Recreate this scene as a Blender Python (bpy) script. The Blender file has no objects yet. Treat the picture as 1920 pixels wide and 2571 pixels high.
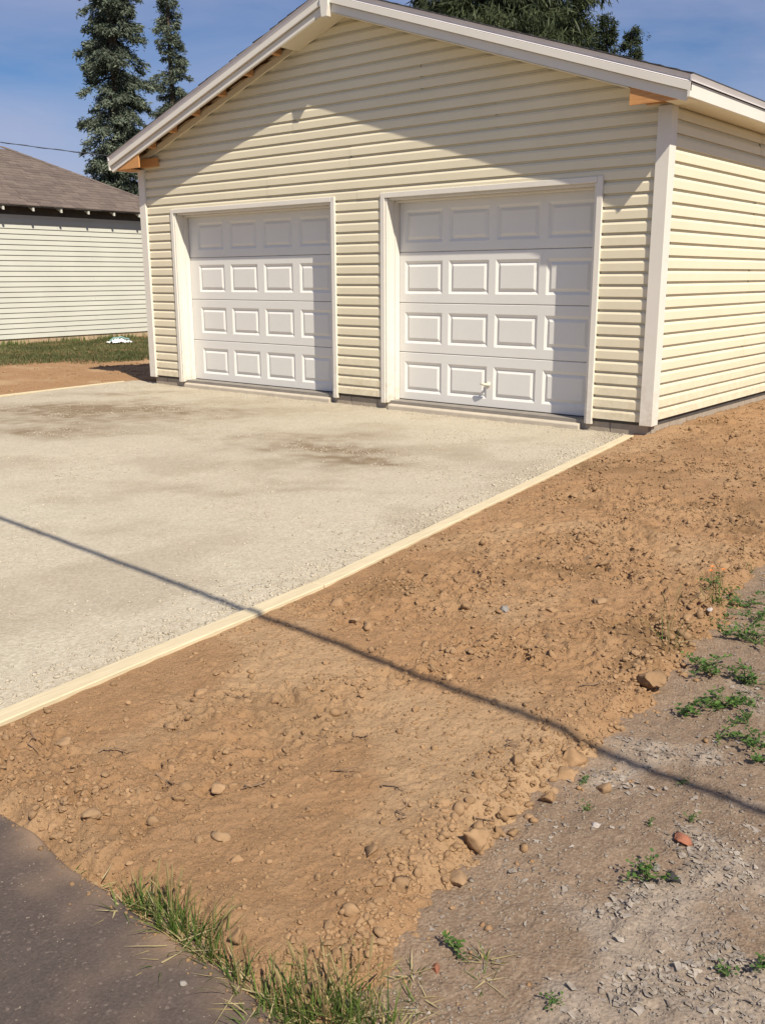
import bpy, bmesh, math, random
import numpy as np
from mathutils import Vector, Matrix

SC = bpy.context.scene
COL = SC.collection
RNG = np.random.default_rng(7)
random.seed(7)

# ------------------------------------------------------------------ camera
F_PX, CX, CY, CZ, YAW, PITCH, ROLL = 2357.66, 10.8847, -8.0442, 1.3525, .6977, -.2443, -.0045
_c, _s, _cp, _sp = math.cos(YAW), math.sin(YAW), math.cos(PITCH), math.sin(PITCH)
FW = np.array([-_s*_cp, _c*_cp, _sp]); RT = np.array([_c, _s, 0.]); UP = np.cross(RT, FW)
R2 = math.cos(ROLL)*RT + math.sin(ROLL)*UP
U2 = -math.sin(ROLL)*RT + math.cos(ROLL)*UP
CAM = np.array([CX, CY, CZ])
cam_data = bpy.data.cameras.new('camera')
cam = bpy.data.objects.new('camera', cam_data); COL.objects.link(cam)
cam_data.sensor_fit = 'VERTICAL'; cam_data.sensor_height = 24.0
cam_data.lens = 24.0*F_PX/2571.0
cam_data.clip_start = .05; cam_data.clip_end = 2000
M = Matrix(((R2[0], U2[0], -FW[0], CX), (R2[1], U2[1], -FW[1], CY), (R2[2], U2[2], -FW[2], CZ), (0, 0, 0, 1)))
cam.matrix_world = M
SC.camera = cam

# ------------------------------------------------------------------ sun, sky, exposure
TO_SUN = Vector((.65, -.28, .765)).normalized()
SUN_EL = math.asin(TO_SUN.z); SUN_AZ = math.atan2(TO_SUN.x, TO_SUN.y)
SUN_STRENGTH, SKY_STRENGTH, EXPOSURE = 5.0, .053, .30
ld = bpy.data.lights.new('sun', 'SUN'); ld.energy = SUN_STRENGTH; ld.angle = math.radians(.5); ld.color = (1., .92, .775)
sun = bpy.data.objects.new('sun', ld); COL.objects.link(sun); sun.location = (20, -10, 30)
sun.rotation_euler = (-TO_SUN).to_track_quat('-Z', 'Y').to_euler()
W = bpy.data.worlds.new('World'); SC.world = W; W.use_nodes = True
nt = W.node_tree; nt.nodes.clear()
sky = nt.nodes.new('ShaderNodeTexSky'); sky.sky_type = 'NISHITA'; sky.sun_disc = False
sky.sun_elevation = SUN_EL; sky.sun_rotation = SUN_AZ; sky.air_density = 1.0; sky.dust_density = .1; sky.ozone_density = 4.5
bg = nt.nodes.new('ShaderNodeBackground'); bg.inputs['Strength'].default_value = SKY_STRENGTH
wo = nt.nodes.new('ShaderNodeOutputWorld')
tc = nt.nodes.new('ShaderNodeTexCoord'); mp = nt.nodes.new('ShaderNodeMapping')
mp.inputs['Scale'].default_value = (1., 1., 5.0)
n1 = nt.nodes.new('ShaderNodeTexNoise'); n1.inputs['Scale'].default_value = 1.9; n1.inputs['Detail'].default_value = 7; n1.inputs['Roughness'].default_value = .55
n1.inputs['Distortion'].default_value = .5
rp = nt.nodes.new('ShaderNodeValToRGB'); rp.color_ramp.elements[0].position = .28; rp.color_ramp.elements[0].color = (.0, .0, .0, 1)
rp.color_ramp.elements[1].position = .64; rp.color_ramp.elements[1].color = (.8, .8, .8, 1)
mx = nt.nodes.new('ShaderNodeMix'); mx.data_type = 'RGBA'
mx.inputs[7].default_value = (6.6, 7.1, 9.9, 1)
L = nt.links.new
L(tc.outputs['Generated'], mp.inputs['Vector']); L(mp.outputs[0], n1.inputs['Vector']); L(n1.outputs[0], rp.inputs[0])
hs = nt.nodes.new('ShaderNodeHueSaturation'); hs.inputs['Saturation'].default_value = 1.16; hs.inputs['Value'].default_value = 1.1
L(sky.outputs[0], hs.inputs['Color'])
tn = nt.nodes.new('ShaderNodeMix'); tn.data_type = 'RGBA'; tn.blend_type = 'MULTIPLY'; tn.inputs[0].default_value = 1; tn.inputs[7].default_value = (.96, 1.0, 1.15, 1)
L(hs.outputs[0], tn.inputs[6]); L(rp.outputs[0], mx.inputs[0]); L(tn.outputs[2], mx.inputs[6]); L(mx.outputs[2], bg.inputs[0]); L(bg.outputs[0], wo.inputs[0])
SC.view_settings.view_transform = 'Standard'; SC.view_settings.look = 'None'
SC.view_settings.exposure = EXPOSURE; SC.view_settings.gamma = 1; SC.view_settings.use_curve_mapping = False
SC.render.engine = 'CYCLES'; SC.cycles.diffuse_bounces = 2; SC.cycles.max_bounces = 6

# ------------------------------------------------------------------ helpers
K = 1920/1652.0
def ray(u, v): return FW + R2*(u-960)/F_PX - U2*(v-1285.5)/F_PX
def on_ground(u, v, z=-.06):
    d = ray(u, v); t = (z-CZ)/d[2]; return CAM + d*t
def at_depth(u, v, dep): return CAM + ray(u, v)*dep

def _hash(ix, iy, seed):
    h = (ix.astype(np.int64)*374761393 + iy.astype(np.int64)*668265263 + seed*974711) & 0x7fffffff
    h = ((h ^ (h >> 13))*1274126177) & 0x7fffffff
    return (h ^ (h >> 16)) & 0xffff
def pn(x, y, seed=0):
    x = np.asarray(x, float); y = np.asarray(y, float)
    ix = np.floor(x); iy = np.floor(y); fx = x-ix; fy = y-iy
    u = fx*fx*fx*(fx*(fx*6-15)+10); v = fy*fy*fy*(fy*(fy*6-15)+10)
    def g(a, b):
        ang = _hash(ix+a, iy+b, seed)*(2*math.pi/65536)
        return np.cos(ang)*(fx-a)+np.sin(ang)*(fy-b)
    n00 = g(0, 0); n10 = g(1, 0); n01 = g(0, 1); n11 = g(1, 1)
    return 1.5*((n00*(1-u)+n10*u)*(1-v)+(n01*(1-u)+n11*u)*v)
def fbm(x, y, seed=0, o=4):
    r = 0; a = 1.; f = 1.
    for i in range(o):
        r = r+a*pn(x*f, y*f, seed+i*17); a *= .5; f *= 2.03
    return r
def sstep(a, b, x):
    t = np.clip((x-a)/(b-a), 0, 1); return t*t*(3-2*t)

def set_props(o, label=None, cat=None, group=None, kind=None):
    if label: o['label'] = label
    if cat: o['category'] = cat
    if group: o['group'] = group
    if kind: o['kind'] = kind
    return o
def link(o, parent=None):
    COL.objects.link(o)
    if parent is not None: o.parent = parent
    return o
def empty(name, loc=(0, 0, 0), **kw):
    o = bpy.data.objects.new(name, None); o.location = loc; o.empty_display_size = .1
    link(o); return set_props(o, **kw)
def np_mesh(name, V, Fc, mat, smooth=False):
    """V (n,3), Fc (m,k) equal-size faces"""
    V = np.asarray(V, np.float32); Fc = np.asarray(Fc, np.int32)
    me = bpy.data.meshes.new(name); k = Fc.shape[1]
    me.vertices.add(len(V)); me.vertices.foreach_set('co', V.ravel())
    me.loops.add(Fc.size); me.loops.foreach_set('vertex_index', Fc.ravel())
    me.polygons.add(len(Fc)); me.polygons.foreach_set('loop_start', np.arange(0, Fc.size, k, dtype=np.int32))
    me.polygons.foreach_set('loop_total', np.full(len(Fc), k, np.int32))
    me.update(calc_edges=True)
    if smooth: me.polygons.foreach_set('use_smooth', np.ones(len(Fc), bool))
    for m in (mat if isinstance(mat, (list, tuple)) else [mat]): me.materials.append(m)
    return me
def add_attr(me, name, vals):
    a = me.attributes.new(name, 'FLOAT', 'POINT'); a.data.foreach_set('value', np.asarray(vals, np.float32).ravel())

class MB:
    def __init__(s): s.v = []; s.f = []; s.m = []
    def face(s, pts, m=0):
        b = len(s.v); s.v += [tuple(p) for p in pts]; s.f.append(tuple(range(b, b+len(pts)))); s.m.append(m)
    def box(s, a, b, m=0):
        (x0, y0, z0), (x1, y1, z1) = a, b
        i = len(s.v)
        s.v += [(x0, y0, z0), (x1, y0, z0), (x1, y1, z0), (x0, y1, z0), (x0, y0, z1), (x1, y0, z1), (x1, y1, z1), (x0, y1, z1)]
        for q in ((0, 3, 2, 1), (4, 5, 6, 7), (0, 1, 5, 4), (1, 2, 6, 5), (2, 3, 7, 6), (3, 0, 4, 7)):
            s.f.append(tuple(i+k for k in q)); s.m.append(m)
    def prism(s, poly, d, m=0):
        """poly: list of 3d points (planar, one side), d: extrusion vector"""
        n = len(poly); i = len(s.v)
        s.v += [tuple(p) for p in poly]; s.v += [tuple(np.add(p, d)) for p in poly]
        s.f.append(tuple(range(i, i+n))[::-1]); s.m.append(m)
        s.f.append(tuple(range(i+n, i+2*n))); s.m.append(m)
        for k in range(n):
            s.f.append((i+k, i+(k+1) % n, i+n+(k+1) % n, i+n+k)); s.m.append(m)
    def tube(s, pts, r, n=6, m=0):
        pts = [Vector(p) for p in pts]; rs = r if isinstance(r, (list, tuple)) else [r]*len(pts)
        i = len(s.v); prev = None
        for k, p in enumerate(pts):
            t = (pts[min(k+1, len(pts)-1)]-pts[max(k-1, 0)]).normalized()
            a = t.orthogonal().normalized() if prev is None else (prev-t*prev.dot(t)).normalized()
            prev = a; b = t.cross(a)
            for j in range(n):
                an = 2*math.pi*j/n; s.v.append(tuple(p+(a*math.cos(an)+b*math.sin(an))*rs[k]))
        for k in range(len(pts)-1):
            for j in range(n):
                s.f.append((i+k*n+j, i+k*n+(j+1) % n, i+(k+1)*n+(j+1) % n, i+(k+1)*n+j)); s.m.append(m)
        s.f.append(tuple(i+j for j in range(n))[::-1]); s.m.append(m)
        e = i+(len(pts)-1)*n; s.f.append(tuple(e+j for j in range(n))); s.m.append(m)
    def build(s, name, mat, parent=None, bevel=0, smooth=False, **kw):
        me = bpy.data.meshes.new(name); me.from_pydata(s.v, [], s.f)
        for mm in (mat if isinstance(mat, (list, tuple)) else [mat]): me.materials.append(mm)
        me.polygons.foreach_set('material_index', s.m)
        bm = bmesh.new(); bm.from_mesh(me); bmesh.ops.recalc_face_normals(bm, faces=bm.faces)
        if bevel: bmesh.ops.bevel(bm, geom=bm.edges[:], offset=bevel, segments=1, affect='EDGES', clamp_overlap=True)
        bm.to_mesh(me); bm.free()
        if smooth: me.polygons.foreach_set('use_smooth', [True]*len(me.polygons))
        me.update()
        o = bpy.data.objects.new(name, me); link(o, parent); return set_props(o, **kw)

# ------------------------------------------------------------------ materials
def nodes(name):
    m = bpy.data.materials.new(name); m.use_nodes = True; t = m.node_tree
    return m, t, t.nodes['Principled BSDF']
def N(t, typ, **kw):
    n = t.nodes.new(typ)
    for k, v in kw.items():
        if k in n.inputs: n.inputs[k].default_value = v
        else: setattr(n, k, v)
    return n
def mulc(stops, k): return [(p, tuple(a*b for a, b in zip(c, k))) for p, c in stops]
def ramp(t, src, stops):
    r = t.nodes.new('ShaderNodeValToRGB'); e = r.color_ramp.elements
    while len(e) < len(stops): e.new(.5)
    for i, (p, c) in enumerate(stops):
        e[i].position = p; e[i].color = (*c, 1) if len(c) == 3 else c
    t.links.new(src, r.inputs[0]); return r.outputs[0]
def mixc(t, fac, a, b, mode='MIX'):
    n = t.nodes.new('ShaderNodeMix'); n.data_type = 'RGBA'; n.blend_type = mode
    for sock, v in ((0, fac), (6, a), (7, b)):
        if isinstance(v, (int, float)): n.inputs[sock].default_value = v
        elif isinstance(v, tuple): n.inputs[sock].default_value = (*v, 1) if len(v) == 3 else v
        else: t.links.new(v, n.inputs[sock])
    return n.outputs[2]
def coord(t, kind='pos', scale=None):
    if kind == 'pos': o = t.nodes.new('ShaderNodeNewGeometry').outputs['Position']
    else: o = t.nodes.new('ShaderNodeTexCoord').outputs['Object']
    if scale:
        m = t.nodes.new('ShaderNodeMapping'); m.inputs['Scale'].default_value = scale; t.links.new(o, m.inputs['Vector']); o = m.outputs[0]
    return o
def noise(t, co, scale, detail=4, rough=.55, dist=0):
    n = N(t, 'ShaderNodeTexNoise', Scale=scale, Detail=detail, Roughness=rough, Distortion=dist); t.links.new(co, n.inputs['Vector']); return n.outputs[0]
def voro(t, co, scale, out='Color', feature='F1'):
    n = N(t, 'ShaderNodeTexVoronoi', Scale=scale); n.feature = feature; t.links.new(co, n.inputs['Vector']); return n.outputs[out]
def bump(t, bsdf, h, strength, dist):
    b = t.nodes.new('ShaderNodeBump'); b.inputs['Strength'].default_value = strength; b.inputs['Distance'].default_value = dist
    t.links.new(h, b.inputs['Height'])
    prev = bsdf.inputs['Normal'].links
    if prev: t.links.new(prev[0].from_socket, b.inputs['Normal'])
    t.links.new(b.outputs[0], bsdf.inputs['Normal'])
def attr(t, name):
    a = t.nodes.new('ShaderNodeAttribute'); a.attribute_name = name; return a.outputs['Fac']
def simple(name, c1, c2, scale=6, rough=.6, bscale=None, bs=.3, bd=.002, stretch=None, spec=.4, kind='pos', dirt=None):
    m, t, b = nodes(name); co = coord(t, kind, stretch)
    n = noise(t, co, scale, 5, .6)
    col = ramp(t, n, [(.3, c1), (.7, c2)])
    if dirt:
        d = noise(t, coord(t), dirt[1], 6, .65); f = ramp(t, d, [(dirt[2], (0, 0, 0)), (dirt[3], (dirt[4],)*3)])
        col = mixc(t, f, col, dirt[0])
    t.links.new(col, b.inputs['Base Color']); b.inputs['Roughness'].default_value = rough; b.inputs['Specular IOR Level'].default_value = spec
    if bscale: bump(t, b, noise(t, co, bscale, 3), bs, bd)
    return m
def wood(name, dark, light, grain=(1.2, 14, 14), rough=.7, kind='pos'):
    m, t, b = nodes(name)
    g = noise(t, coord(t, kind, grain), 3.0, 6, .65, 1.2); g2 = noise(t, coord(t, kind), 3, 3)
    col = ramp(t, g, [(.28, dark), (.62, light)]); col = mixc(t, .35, col, ramp(t, g2, [(.3, dark), (.7, light)]))
    t.links.new(col, b.inputs['Base Color']); b.inputs['Roughness'].default_value = rough; bump(t, b, g, .25, .002)
    return m

m_siding = simple('vinyl_cream', (.73, .655, .48), (.775, .695, .515), 1.4, .5, 9, .14, .005, dirt=((.6, .5, .33), 3.5, .5, .9, .22))
def splash(m):
    t = m.node_tree; b = t.nodes['Principled BSDF']; src = b.inputs['Base Color'].links[0].from_socket
    co = coord(t); sx = t.nodes.new('ShaderNodeSeparateXYZ'); t.links.new(co, sx.inputs[0])
    mr = N(t, 'ShaderNodeMapRange'); mr.inputs[1].default_value = .62; mr.inputs[2].default_value = .05; mr.inputs[3].default_value = 0; mr.inputs[4].default_value = 1
    t.links.new(sx.outputs[2], mr.inputs[0])
    f = ramp(t, noise(t, co, 13, 6, .75), [(.42, (0, 0, 0)), (.75, (.55, .55, .55))])
    mu = t.nodes.new('ShaderNodeMath'); mu.operation = 'MULTIPLY'; t.links.new(f, mu.inputs[0]); t.links.new(mr.outputs[0], mu.inputs[1])
    t.links.new(mixc(t, mu.outputs[0], src, (.40, .29, .18)), b.inputs['Base Color'])
splash(m_siding)
m_trim = simple('vinyl_white', (.72, .675, .60), (.76, .715, .635), 2.5, .45, 14, .06, .002, dirt=((.55, .5, .42), 9, .58, .85, .3))
m_door = simple('painted_steel_white', (.72, .70, .66), (.755, .735, .69), 1.7, .42, 60, .10, .001, (1, 1, .12), dirt=((.5, .48, .45), 7, .6, .9, .25))
splash(m_trim)
m_alu = simple('aluminium_trim', (.60, .56, .56), (.66, .62, .62), 3, .32, spec=.6)
m_ply = wood('raw_plywood', (.42, .185, .06), (.66, .33, .12))
m_rafter = wood('raw_lumber', (.50, .24, .09), (.62, .33, .14))
m_form = wood('form_lumber', (.48, .395, .25), (.66, .56, .375), (11, .9, 11))
m_block = simple('concrete_block', (.30, .25, .195), (.38, .32, .255), 9, .9, 120, .5, .002)
m_mortar = simple('mortar', (.22, .2, .175), (.28, .25, .22), 9, .95)
m_conc = simple('concrete_sill', (.46, .40, .32), (.56, .49, .39), 8, .85, 90, .4, .002)
m_blackshingle = simple('dark_shingle', (.03, .03, .033), (.075, .07, .07), 40, .9, 160, .5, .002)
m_white = simple('old_white_paint', (.525, .525, .46), (.58, .58, .51), 1.1, .6, 12, .1, .004)
m_tan = simple('stained_foundation', (.36, .265, .17), (.50, .385, .26), 4, .9, 40, .4, .01)
m_darkgap = simple('weathered_board', (.055, .05, .045), (.09, .08, .07), 6, .9)
m_cable = simple('cable_rubber', (.045, .045, .05), (.07, .07, .075), 30, .6)
m_handle = simple('cream_plastic', (.74, .68, .52), (.8, .74, .58), 20, .4)
m_plast = simple('white_plastic', (.78, .80, .80), (.86, .87, .86), 9, .4)
m_teal = simple('teal_plastic', (.16, .30, .29), (.26, .42, .40), 9, .4)
m_bark = simple('spruce_bark', (.05, .035, .025), (.11, .08, .06), 20, .95, 60, .6, .02)

def shingle_mat():
    m, t, b = nodes('brown_shingle')
    oi = t.nodes.new('ShaderNodeObjectInfo')
    c = ramp(t, oi.outputs['Random'], [(0, (.085, .062, .052)), (.45, (.130, .097, .080)), (1, (.185, .142, .118))])
    c = mixc(t, .5, c, ramp(t, noise(t, coord(t), 55, 3, .7), [(.3, (.07, .05, .042)), (.7, (.21, .165, .14))]))
    t.links.new(c, b.inputs['Base Color']); b.inputs['Roughness'].default_value = .95
    return m
m_shingle = shingle_mat()

def soil_mat():
    m, t, b = nodes('dry_soil'); co = coord(t)
    big = noise(t, co, 1.1, 5, .6); mid = noise(t, co, 9, 5, .65); fine = noise(t, co, 110, 4, .7); v = voro(t, co, 95)
    c = ramp(t, big, mulc([(.3, (.335, .195, .098)), (.55, (.385, .235, .125)), (.75, (.425, .27, .15))], (0.885, 0.863, 0.838)))
    c = mixc(t, .5, c, ramp(t, mid, mulc([(.3, (.29, .165, .08)), (.7, (.455, .29, .165))], (0.885, 0.863, 0.838))))
    c = mixc(t, .35, c, ramp(t, fine, mulc([(.3, (.27, .15, .07)), (.7, (.48, .31, .18))], (0.885, 0.863, 0.838))))
    damp = attr(t, 'damp'); c = mixc(t, damp, c, (.165, .096, .046))
    c = mixc(t, attr(t, 'dusty'), c, (.43, .29, .168))
    t.links.new(c, b.inputs['Base Color']); b.inputs['Roughness'].default_value = .97; b.inputs['Specular IOR Level'].default_value = .15
    bump(t, b, noise(t, co, 38, 7, .75), .85, .014); bump(t, b, voro(t, co, 70, 'Distance'), .35, .006); bump(t, b, fine, .6, .003)
    return m
def clod_mat(name, a, b_, vary=.5):
    m, t, b = nodes(name); co = coord(t)
    oi = t.nodes.new('ShaderNodeObjectInfo')
    c = ramp(t, noise(t, co, 40, 5, .65), [(.3, a), (.7, b_)])
    c = mixc(t, vary, c, ramp(t, noise(t, co, 7, 3), [(.25, a), (.75, b_)]))
    c2 = ramp(t, oi.outputs['Random'], [(0, (.82, .82, .82)), (1, (1.12, 1.1, 1.08))])
    c = mixc(t, 1., c, c2, 'MULTIPLY')
    t.links.new(c, b.inputs['Base Color']); b.inputs['Roughness'].default_value = .95; b.inputs['Specular IOR Level'].default_value = .15
    bump(t, b, noise(t, co, 90, 5, .7), .7, .004)
    return m
def gravel_mat():
    m, t, b = nodes('crushed_limestone'); co = coord(t)
    big = noise(t, co, .7, 5, .6); mid = noise(t, co, 5, 6, .65); fine = noise(t, co, 70, 4, .75)
    c = ramp(t, big, mulc([(.3, (.43, .355, .25)), (.6, (.475, .41, .31)), (.8, (.49, .44, .35))], (0.985, 0.985, 0.965)))
    c = mixc(t, .4, c, ramp(t, mid, mulc([(.3, (.37, .30, .21)), (.7, (.54, .48, .375))], (0.985, 0.985, 0.965))))
    sp = ramp(t, voro(t, co, 75), mulc([(.15, (.29, .255, .21)), (.5, (.44, .395, .315)), (.9, (.63, .585, .50))], (0.985, 0.985, 0.965)))
    c = mixc(t, .38, c, sp)
    c = mixc(t, .3, c, ramp(t, fine, mulc([(.3, (.27, .235, .185)), (.7, (.62, .56, .46))], (0.985, 0.985, 0.965))))
    st = attr(t, 'stain'); c = mixc(t, st, c, (.19, .135, .08))
    t.links.new(c, b.inputs['Base Color']); b.inputs['Roughness'].default_value = .95; b.inputs['Specular IOR Level'].default_value = .2
    bump(t, b, voro(t, co, 60, 'Distance'), .3, .006); bump(t, b, fine, .5, .005)
    return m
def lot_mat():
    m, t, b = nodes('old_gravel'); co = coord(t)
    mid = noise(t, co, 4.5, 6, .65); fine = noise(t, co, 120, 4, .7)
    pale = attr(t, 'pale'); brown = attr(t, 'brown')
    c = ramp(t, mid, mulc([(.3, (.185, .135, .10)), (.7, (.285, .215, .165))], (0.78, 0.69, 0.585)))
    c = mixc(t, pale, c, ramp(t, mid, [(.3, (.22, .18, .145)), (.7, (.50, .45, .39))]))
    c = mixc(t, brown, c, (.33, .215, .13))
    sp = ramp(t, voro(t, co, 130), mulc([(.15, (.17, .135, .11)), (.55, (.29, .24, .20)), (.93, (.52, .48, .43))], (0.78, 0.69, 0.585)))
    c = mixc(t, .38, c, sp); c = mixc(t, .3, c, ramp(t, fine, mulc([(.3, (.14, .11, .09)), (.7, (.42, .36, .31))], (0.78, 0.69, 0.585))))
    t.links.new(c, b.inputs['Base Color']); b.inputs['Roughness'].default_value = .95; b.inputs['Specular IOR Level'].default_value = .2
    bump(t, b, voro(t, co, 110, 'Distance'), .5, .005); bump(t, b, fine, .7, .004)
    return m
def asphalt_mat():
    m, t, b = nodes('asphalt'); co = coord(t)
    mid = noise(t, co, 6, 5, .6); fine = noise(t, co, 140, 4, .7)
    c = ramp(t, mid, mulc([(.3, (.105, .088, .080)), (.7, (.155, .132, .120))], (0.73, 0.65, 0.60)))
    sp = ramp(t, voro(t, co, 150), mulc([(.0, (.05, .045, .045)), (.75, (.12, .105, .10)), (.86, (.16, .14, .13)), (.93, (.36, .32, .29))], (0.73, 0.65, 0.60)))
    c = mixc(t, .5, c, sp); c = mixc(t, .3, c, ramp(t, fine, mulc([(.3, (.05, .045, .045)), (.7, (.19, .165, .155))], (0.73, 0.65, 0.60))))
    dust = attr(t, 'dust'); c = mixc(t, dust, c, (.33, .22, .14))
    t.links.new(c, b.inputs['Base Color']); b.inputs['Roughness'].default_value = .85; b.inputs['Specular IOR Level'].default_value = .3
    bump(t, b, noise(t, co, 60, 5, .8), .45, .004); bump(t, b, fine, .6, .003)
    return m
m_soil, m_gravel, m_lot, m_asphalt = soil_mat(), gravel_mat(), lot_mat(), asphalt_mat()
m_clod = clod_mat('soil_clod', (.225, .135, .069), (.36, .235, .134))
m_stone = clod_mat('tan_stone', (.265, .165, .09), (.38, .255, .15))
m_grey = clod_mat('grey_stone', (.22, .2, .18), (.34, .31, .28))
m_pale = clod_mat('pale_stone', (.42, .36, .32), (.56, .50, .46))
m_chip = clod_mat('limestone_chip', (.26, .225, .17), (.54, .485, .39))
m_pebble = clod_mat('lot_pebble', (.15, .115, .09), (.36, .31, .255))
m_brick = clod_mat('brick_fragment', (.27, .105, .065), (.38, .165, .10))
m_black = clod_mat('black_fragment', (.03, .03, .03), (.09, .085, .08))
m_flake = clod_mat('dry_leaf', (.12, .092, .072), (.50, .44, .375))
m_twig = simple('dry_twig', (.16, .10, .06), (.30, .2, .12), 40, .9)

def leaf_mat(name, dark, light, trans=.25, rough=.6):
    m, t, b = nodes(name)
    a = attr(t, 'tint'); c = ramp(t, a, [(0, dark), (1, light)])
    t.links.new(c, b.inputs['Base Color']); b.inputs['Roughness'].default_value = rough; b.inputs['Specular IOR Level'].default_value = .25
    tr = t.nodes.new('ShaderNodeBsdfTranslucent'); t.links.new(c, tr.inputs[0])
    ms = t.nodes.new('ShaderNodeMixShader'); ms.inputs[0].default_value = trans
    out = t.nodes['Material Output']; t.links.new(b.outputs[0], ms.inputs[1]); t.links.new(tr.outputs[0], ms.inputs[2]); t.links.new(ms.outputs[0], out.inputs[0])
    return m
m_blade = leaf_mat('grass_blade', (.045, .085, .016), (.20, .27, .06), .35)
m_straw = leaf_mat('straw_blade', (.34, .26, .12), (.52, .44, .24), .2)
m_lawn = leaf_mat('lawn_blade', (.06, .08, .026), (.18, .175, .075), .25)
m_weed = leaf_mat('weed_leaf', (.03, .075, .018), (.12, .21, .045), .3)
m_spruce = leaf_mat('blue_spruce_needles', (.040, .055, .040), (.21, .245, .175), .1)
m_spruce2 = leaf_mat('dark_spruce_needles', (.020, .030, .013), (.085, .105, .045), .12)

# ------------------------------------------------------------------ ground surfaces
def board_x(y): return np.interp(y, [-6.95, -5, 0, 9], [8.10, 7.925, 7.135, 7.1])     # centre line of the right form boards
def left_x(y): return np.interp(y, [-7, -2.09, -.42, .1], [.10, -.37, -.55, -.6])
EDGE_Y = [-7.6, -6.9, -6.69, -6.46, -6.19, -5.92, -5.48, -4.8, -3.41, -2, 2, 9]
EDGE_X = [9.85, 9.82, 9.80, 9.76, 9.70, 9.74, 9.72, 9.68, 9.48, 9.6, 10.2, 11.5]
def edge_x(y): return np.interp(y, EDGE_Y, EDGE_X) + .045*pn(np.asarray(y)*3.1, 3.7, 5) + .02*pn(np.asarray(y)*9, 1.2, 6)
def road_y(x): return -6.955 + .025*pn(np.asarray(x)*2.3, .5, 11) + .012*pn(np.asarray(x)*9, .5, 12) - .02*sstep(9.3, 9.9, x)
def rough_patch(x, y): return np.clip(sstep(-.2, .5, fbm(x*1.1, y*1.1, 21, 2))*.8+.45*sstep(-5.6, -4.4, y+.5*pn(x*2, y*2, 22))*(y < 8), 0, 1)
def soil_h(x, y):
    x = np.asarray(x, float); y = np.asarray(y, float)
    e = np.minimum(edge_x(y)-x, (y-road_y(x))*1.2)
    eb = x-board_x(y)
    h = -.066 + .012*pn(x*1.5, y*1.5, 31) + .007*pn(x*4, y*4, 32) + .006*pn(x*9, y*9, 35)
    p = rough_patch(x, y)
    l = fbm(x*22, y*22, 33, 3); l2 = pn(x*13+3*pn(x*4, y*4, 8), y*13, 36)
    l3 = pn(x*27+2*pn(x*6, y*6, 9), y*27, 37)
    l4 = pn(x*7+1.5*pn(x*5, y*5, 7), y*8, 42)
    h = h + (.2+1.15*p)*(.0075*np.abs(l)+.012*sstep(.16, .32, l2)+.009*sstep(.2, .38, l3)-.006-.022*sstep(.36, .5, l4+.25*l))+.0022*pn(x*55, y*55, 34)
    h = h + .012*np.exp(-((e-.16)/.13)**2)*sstep(-8, -6, y)*(edge_x(y)-x < .6)*(1+1.2*pn(x*8, y*8, 38))
    h = h*1. - .055*(1-sstep(-.03, .15, e+.05*pn(x*11, y*11, 39)+.03*pn(x*25, y*25, 40)))
    h = h+.002*np.abs(pn(x*46, y*46, 43))*(.5+p)*2.2+.04*sstep(-.3, .4, y)*sstep(9.5, 7.8, x)
    k = np.where(y > 0, 1., sstep(.03, .25, eb)); h = h*k + (-.066+.004*pn(x*12, y*12, 41))*(1-k)
    h = np.where(eb < 0, h-.06, h)
    return h
def grid(name, x0, x1, y0, y1, st, hf, mat, attrs=None, kind='structure', keep=None):
    xs = np.arange(x0, x1+st*.5, st); ys = np.arange(y0, y1+st*.5, st)
    X, Y = np.meshgrid(xs, ys); Z = hf(X, Y); n, m_ = X.shape
    V = np.stack([X.ravel(), Y.ravel(), Z.ravel()], 1)
    I = np.arange(n*m_).reshape(n, m_)
    Fc = np.stack([I[:-1, :-1].ravel(), I[:-1, 1:].ravel(), I[1:, 1:].ravel(), I[1:, :-1].ravel()], 1)
    if keep is not None:
        k = keep(X, Y).ravel(); Fc = Fc[k[Fc].any(1)]
    me = np_mesh(name, V, Fc, mat, True)
    for an, fn in (attrs or {}).items(): add_attr(me, an, fn(X, Y).ravel())
    o = bpy.data.objects.new(name, me); link(o); return set_props(o, kind=kind)

def damp(x, y): return .65*sstep(.1, .6, fbm(x*1.6, y*1.6, 51, 3)) * rough_patch(x, y)
def dusty(x, y): return np.clip(.75*sstep(-.1, .6, fbm(x*1.3, y*1.3, 55, 4)+.15*(y < -5.5))*(1-.7*rough_patch(x, y)), 0, .7)
# far ground to the horizon
def far_mat():
    m, t, b = nodes('field'); co = coord(t)
    c = ramp(t, noise(t, co, 1.6, 6, .6), [(.3, (.085, .095, .032)), (.5, (.13, .125, .05)), (.7, (.22, .16, .085))])
    t.links.new(c, b.inputs['Base Color']); b.inputs['Roughness'].default_value = 1.
    return m
m_field = far_mat()
g = MB(); g.face([(-600, -600, -.16), (600, -600, -.16), (600, 600, -.16), (-600, 600, -.16)])
g.build('ground', m_field, kind='structure')

grid('soil', 7.3, 10.0, -7.12, -4.4, .0078, soil_h, m_soil, {'damp': damp, 'dusty': dusty})
grid('soil', 6.95, 10.0, -4.4, -2.2, .0105, soil_h, m_soil, {'damp': damp, 'dusty': dusty})
grid('soil', 6.95, 12.0, -2.2, 9.4, .035, lambda x, y: np.where((x < 7.28) & (y > .05), -.14, soil_h(x, y)), m_soil, {'damp': damp, 'dusty': dusty})

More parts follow.
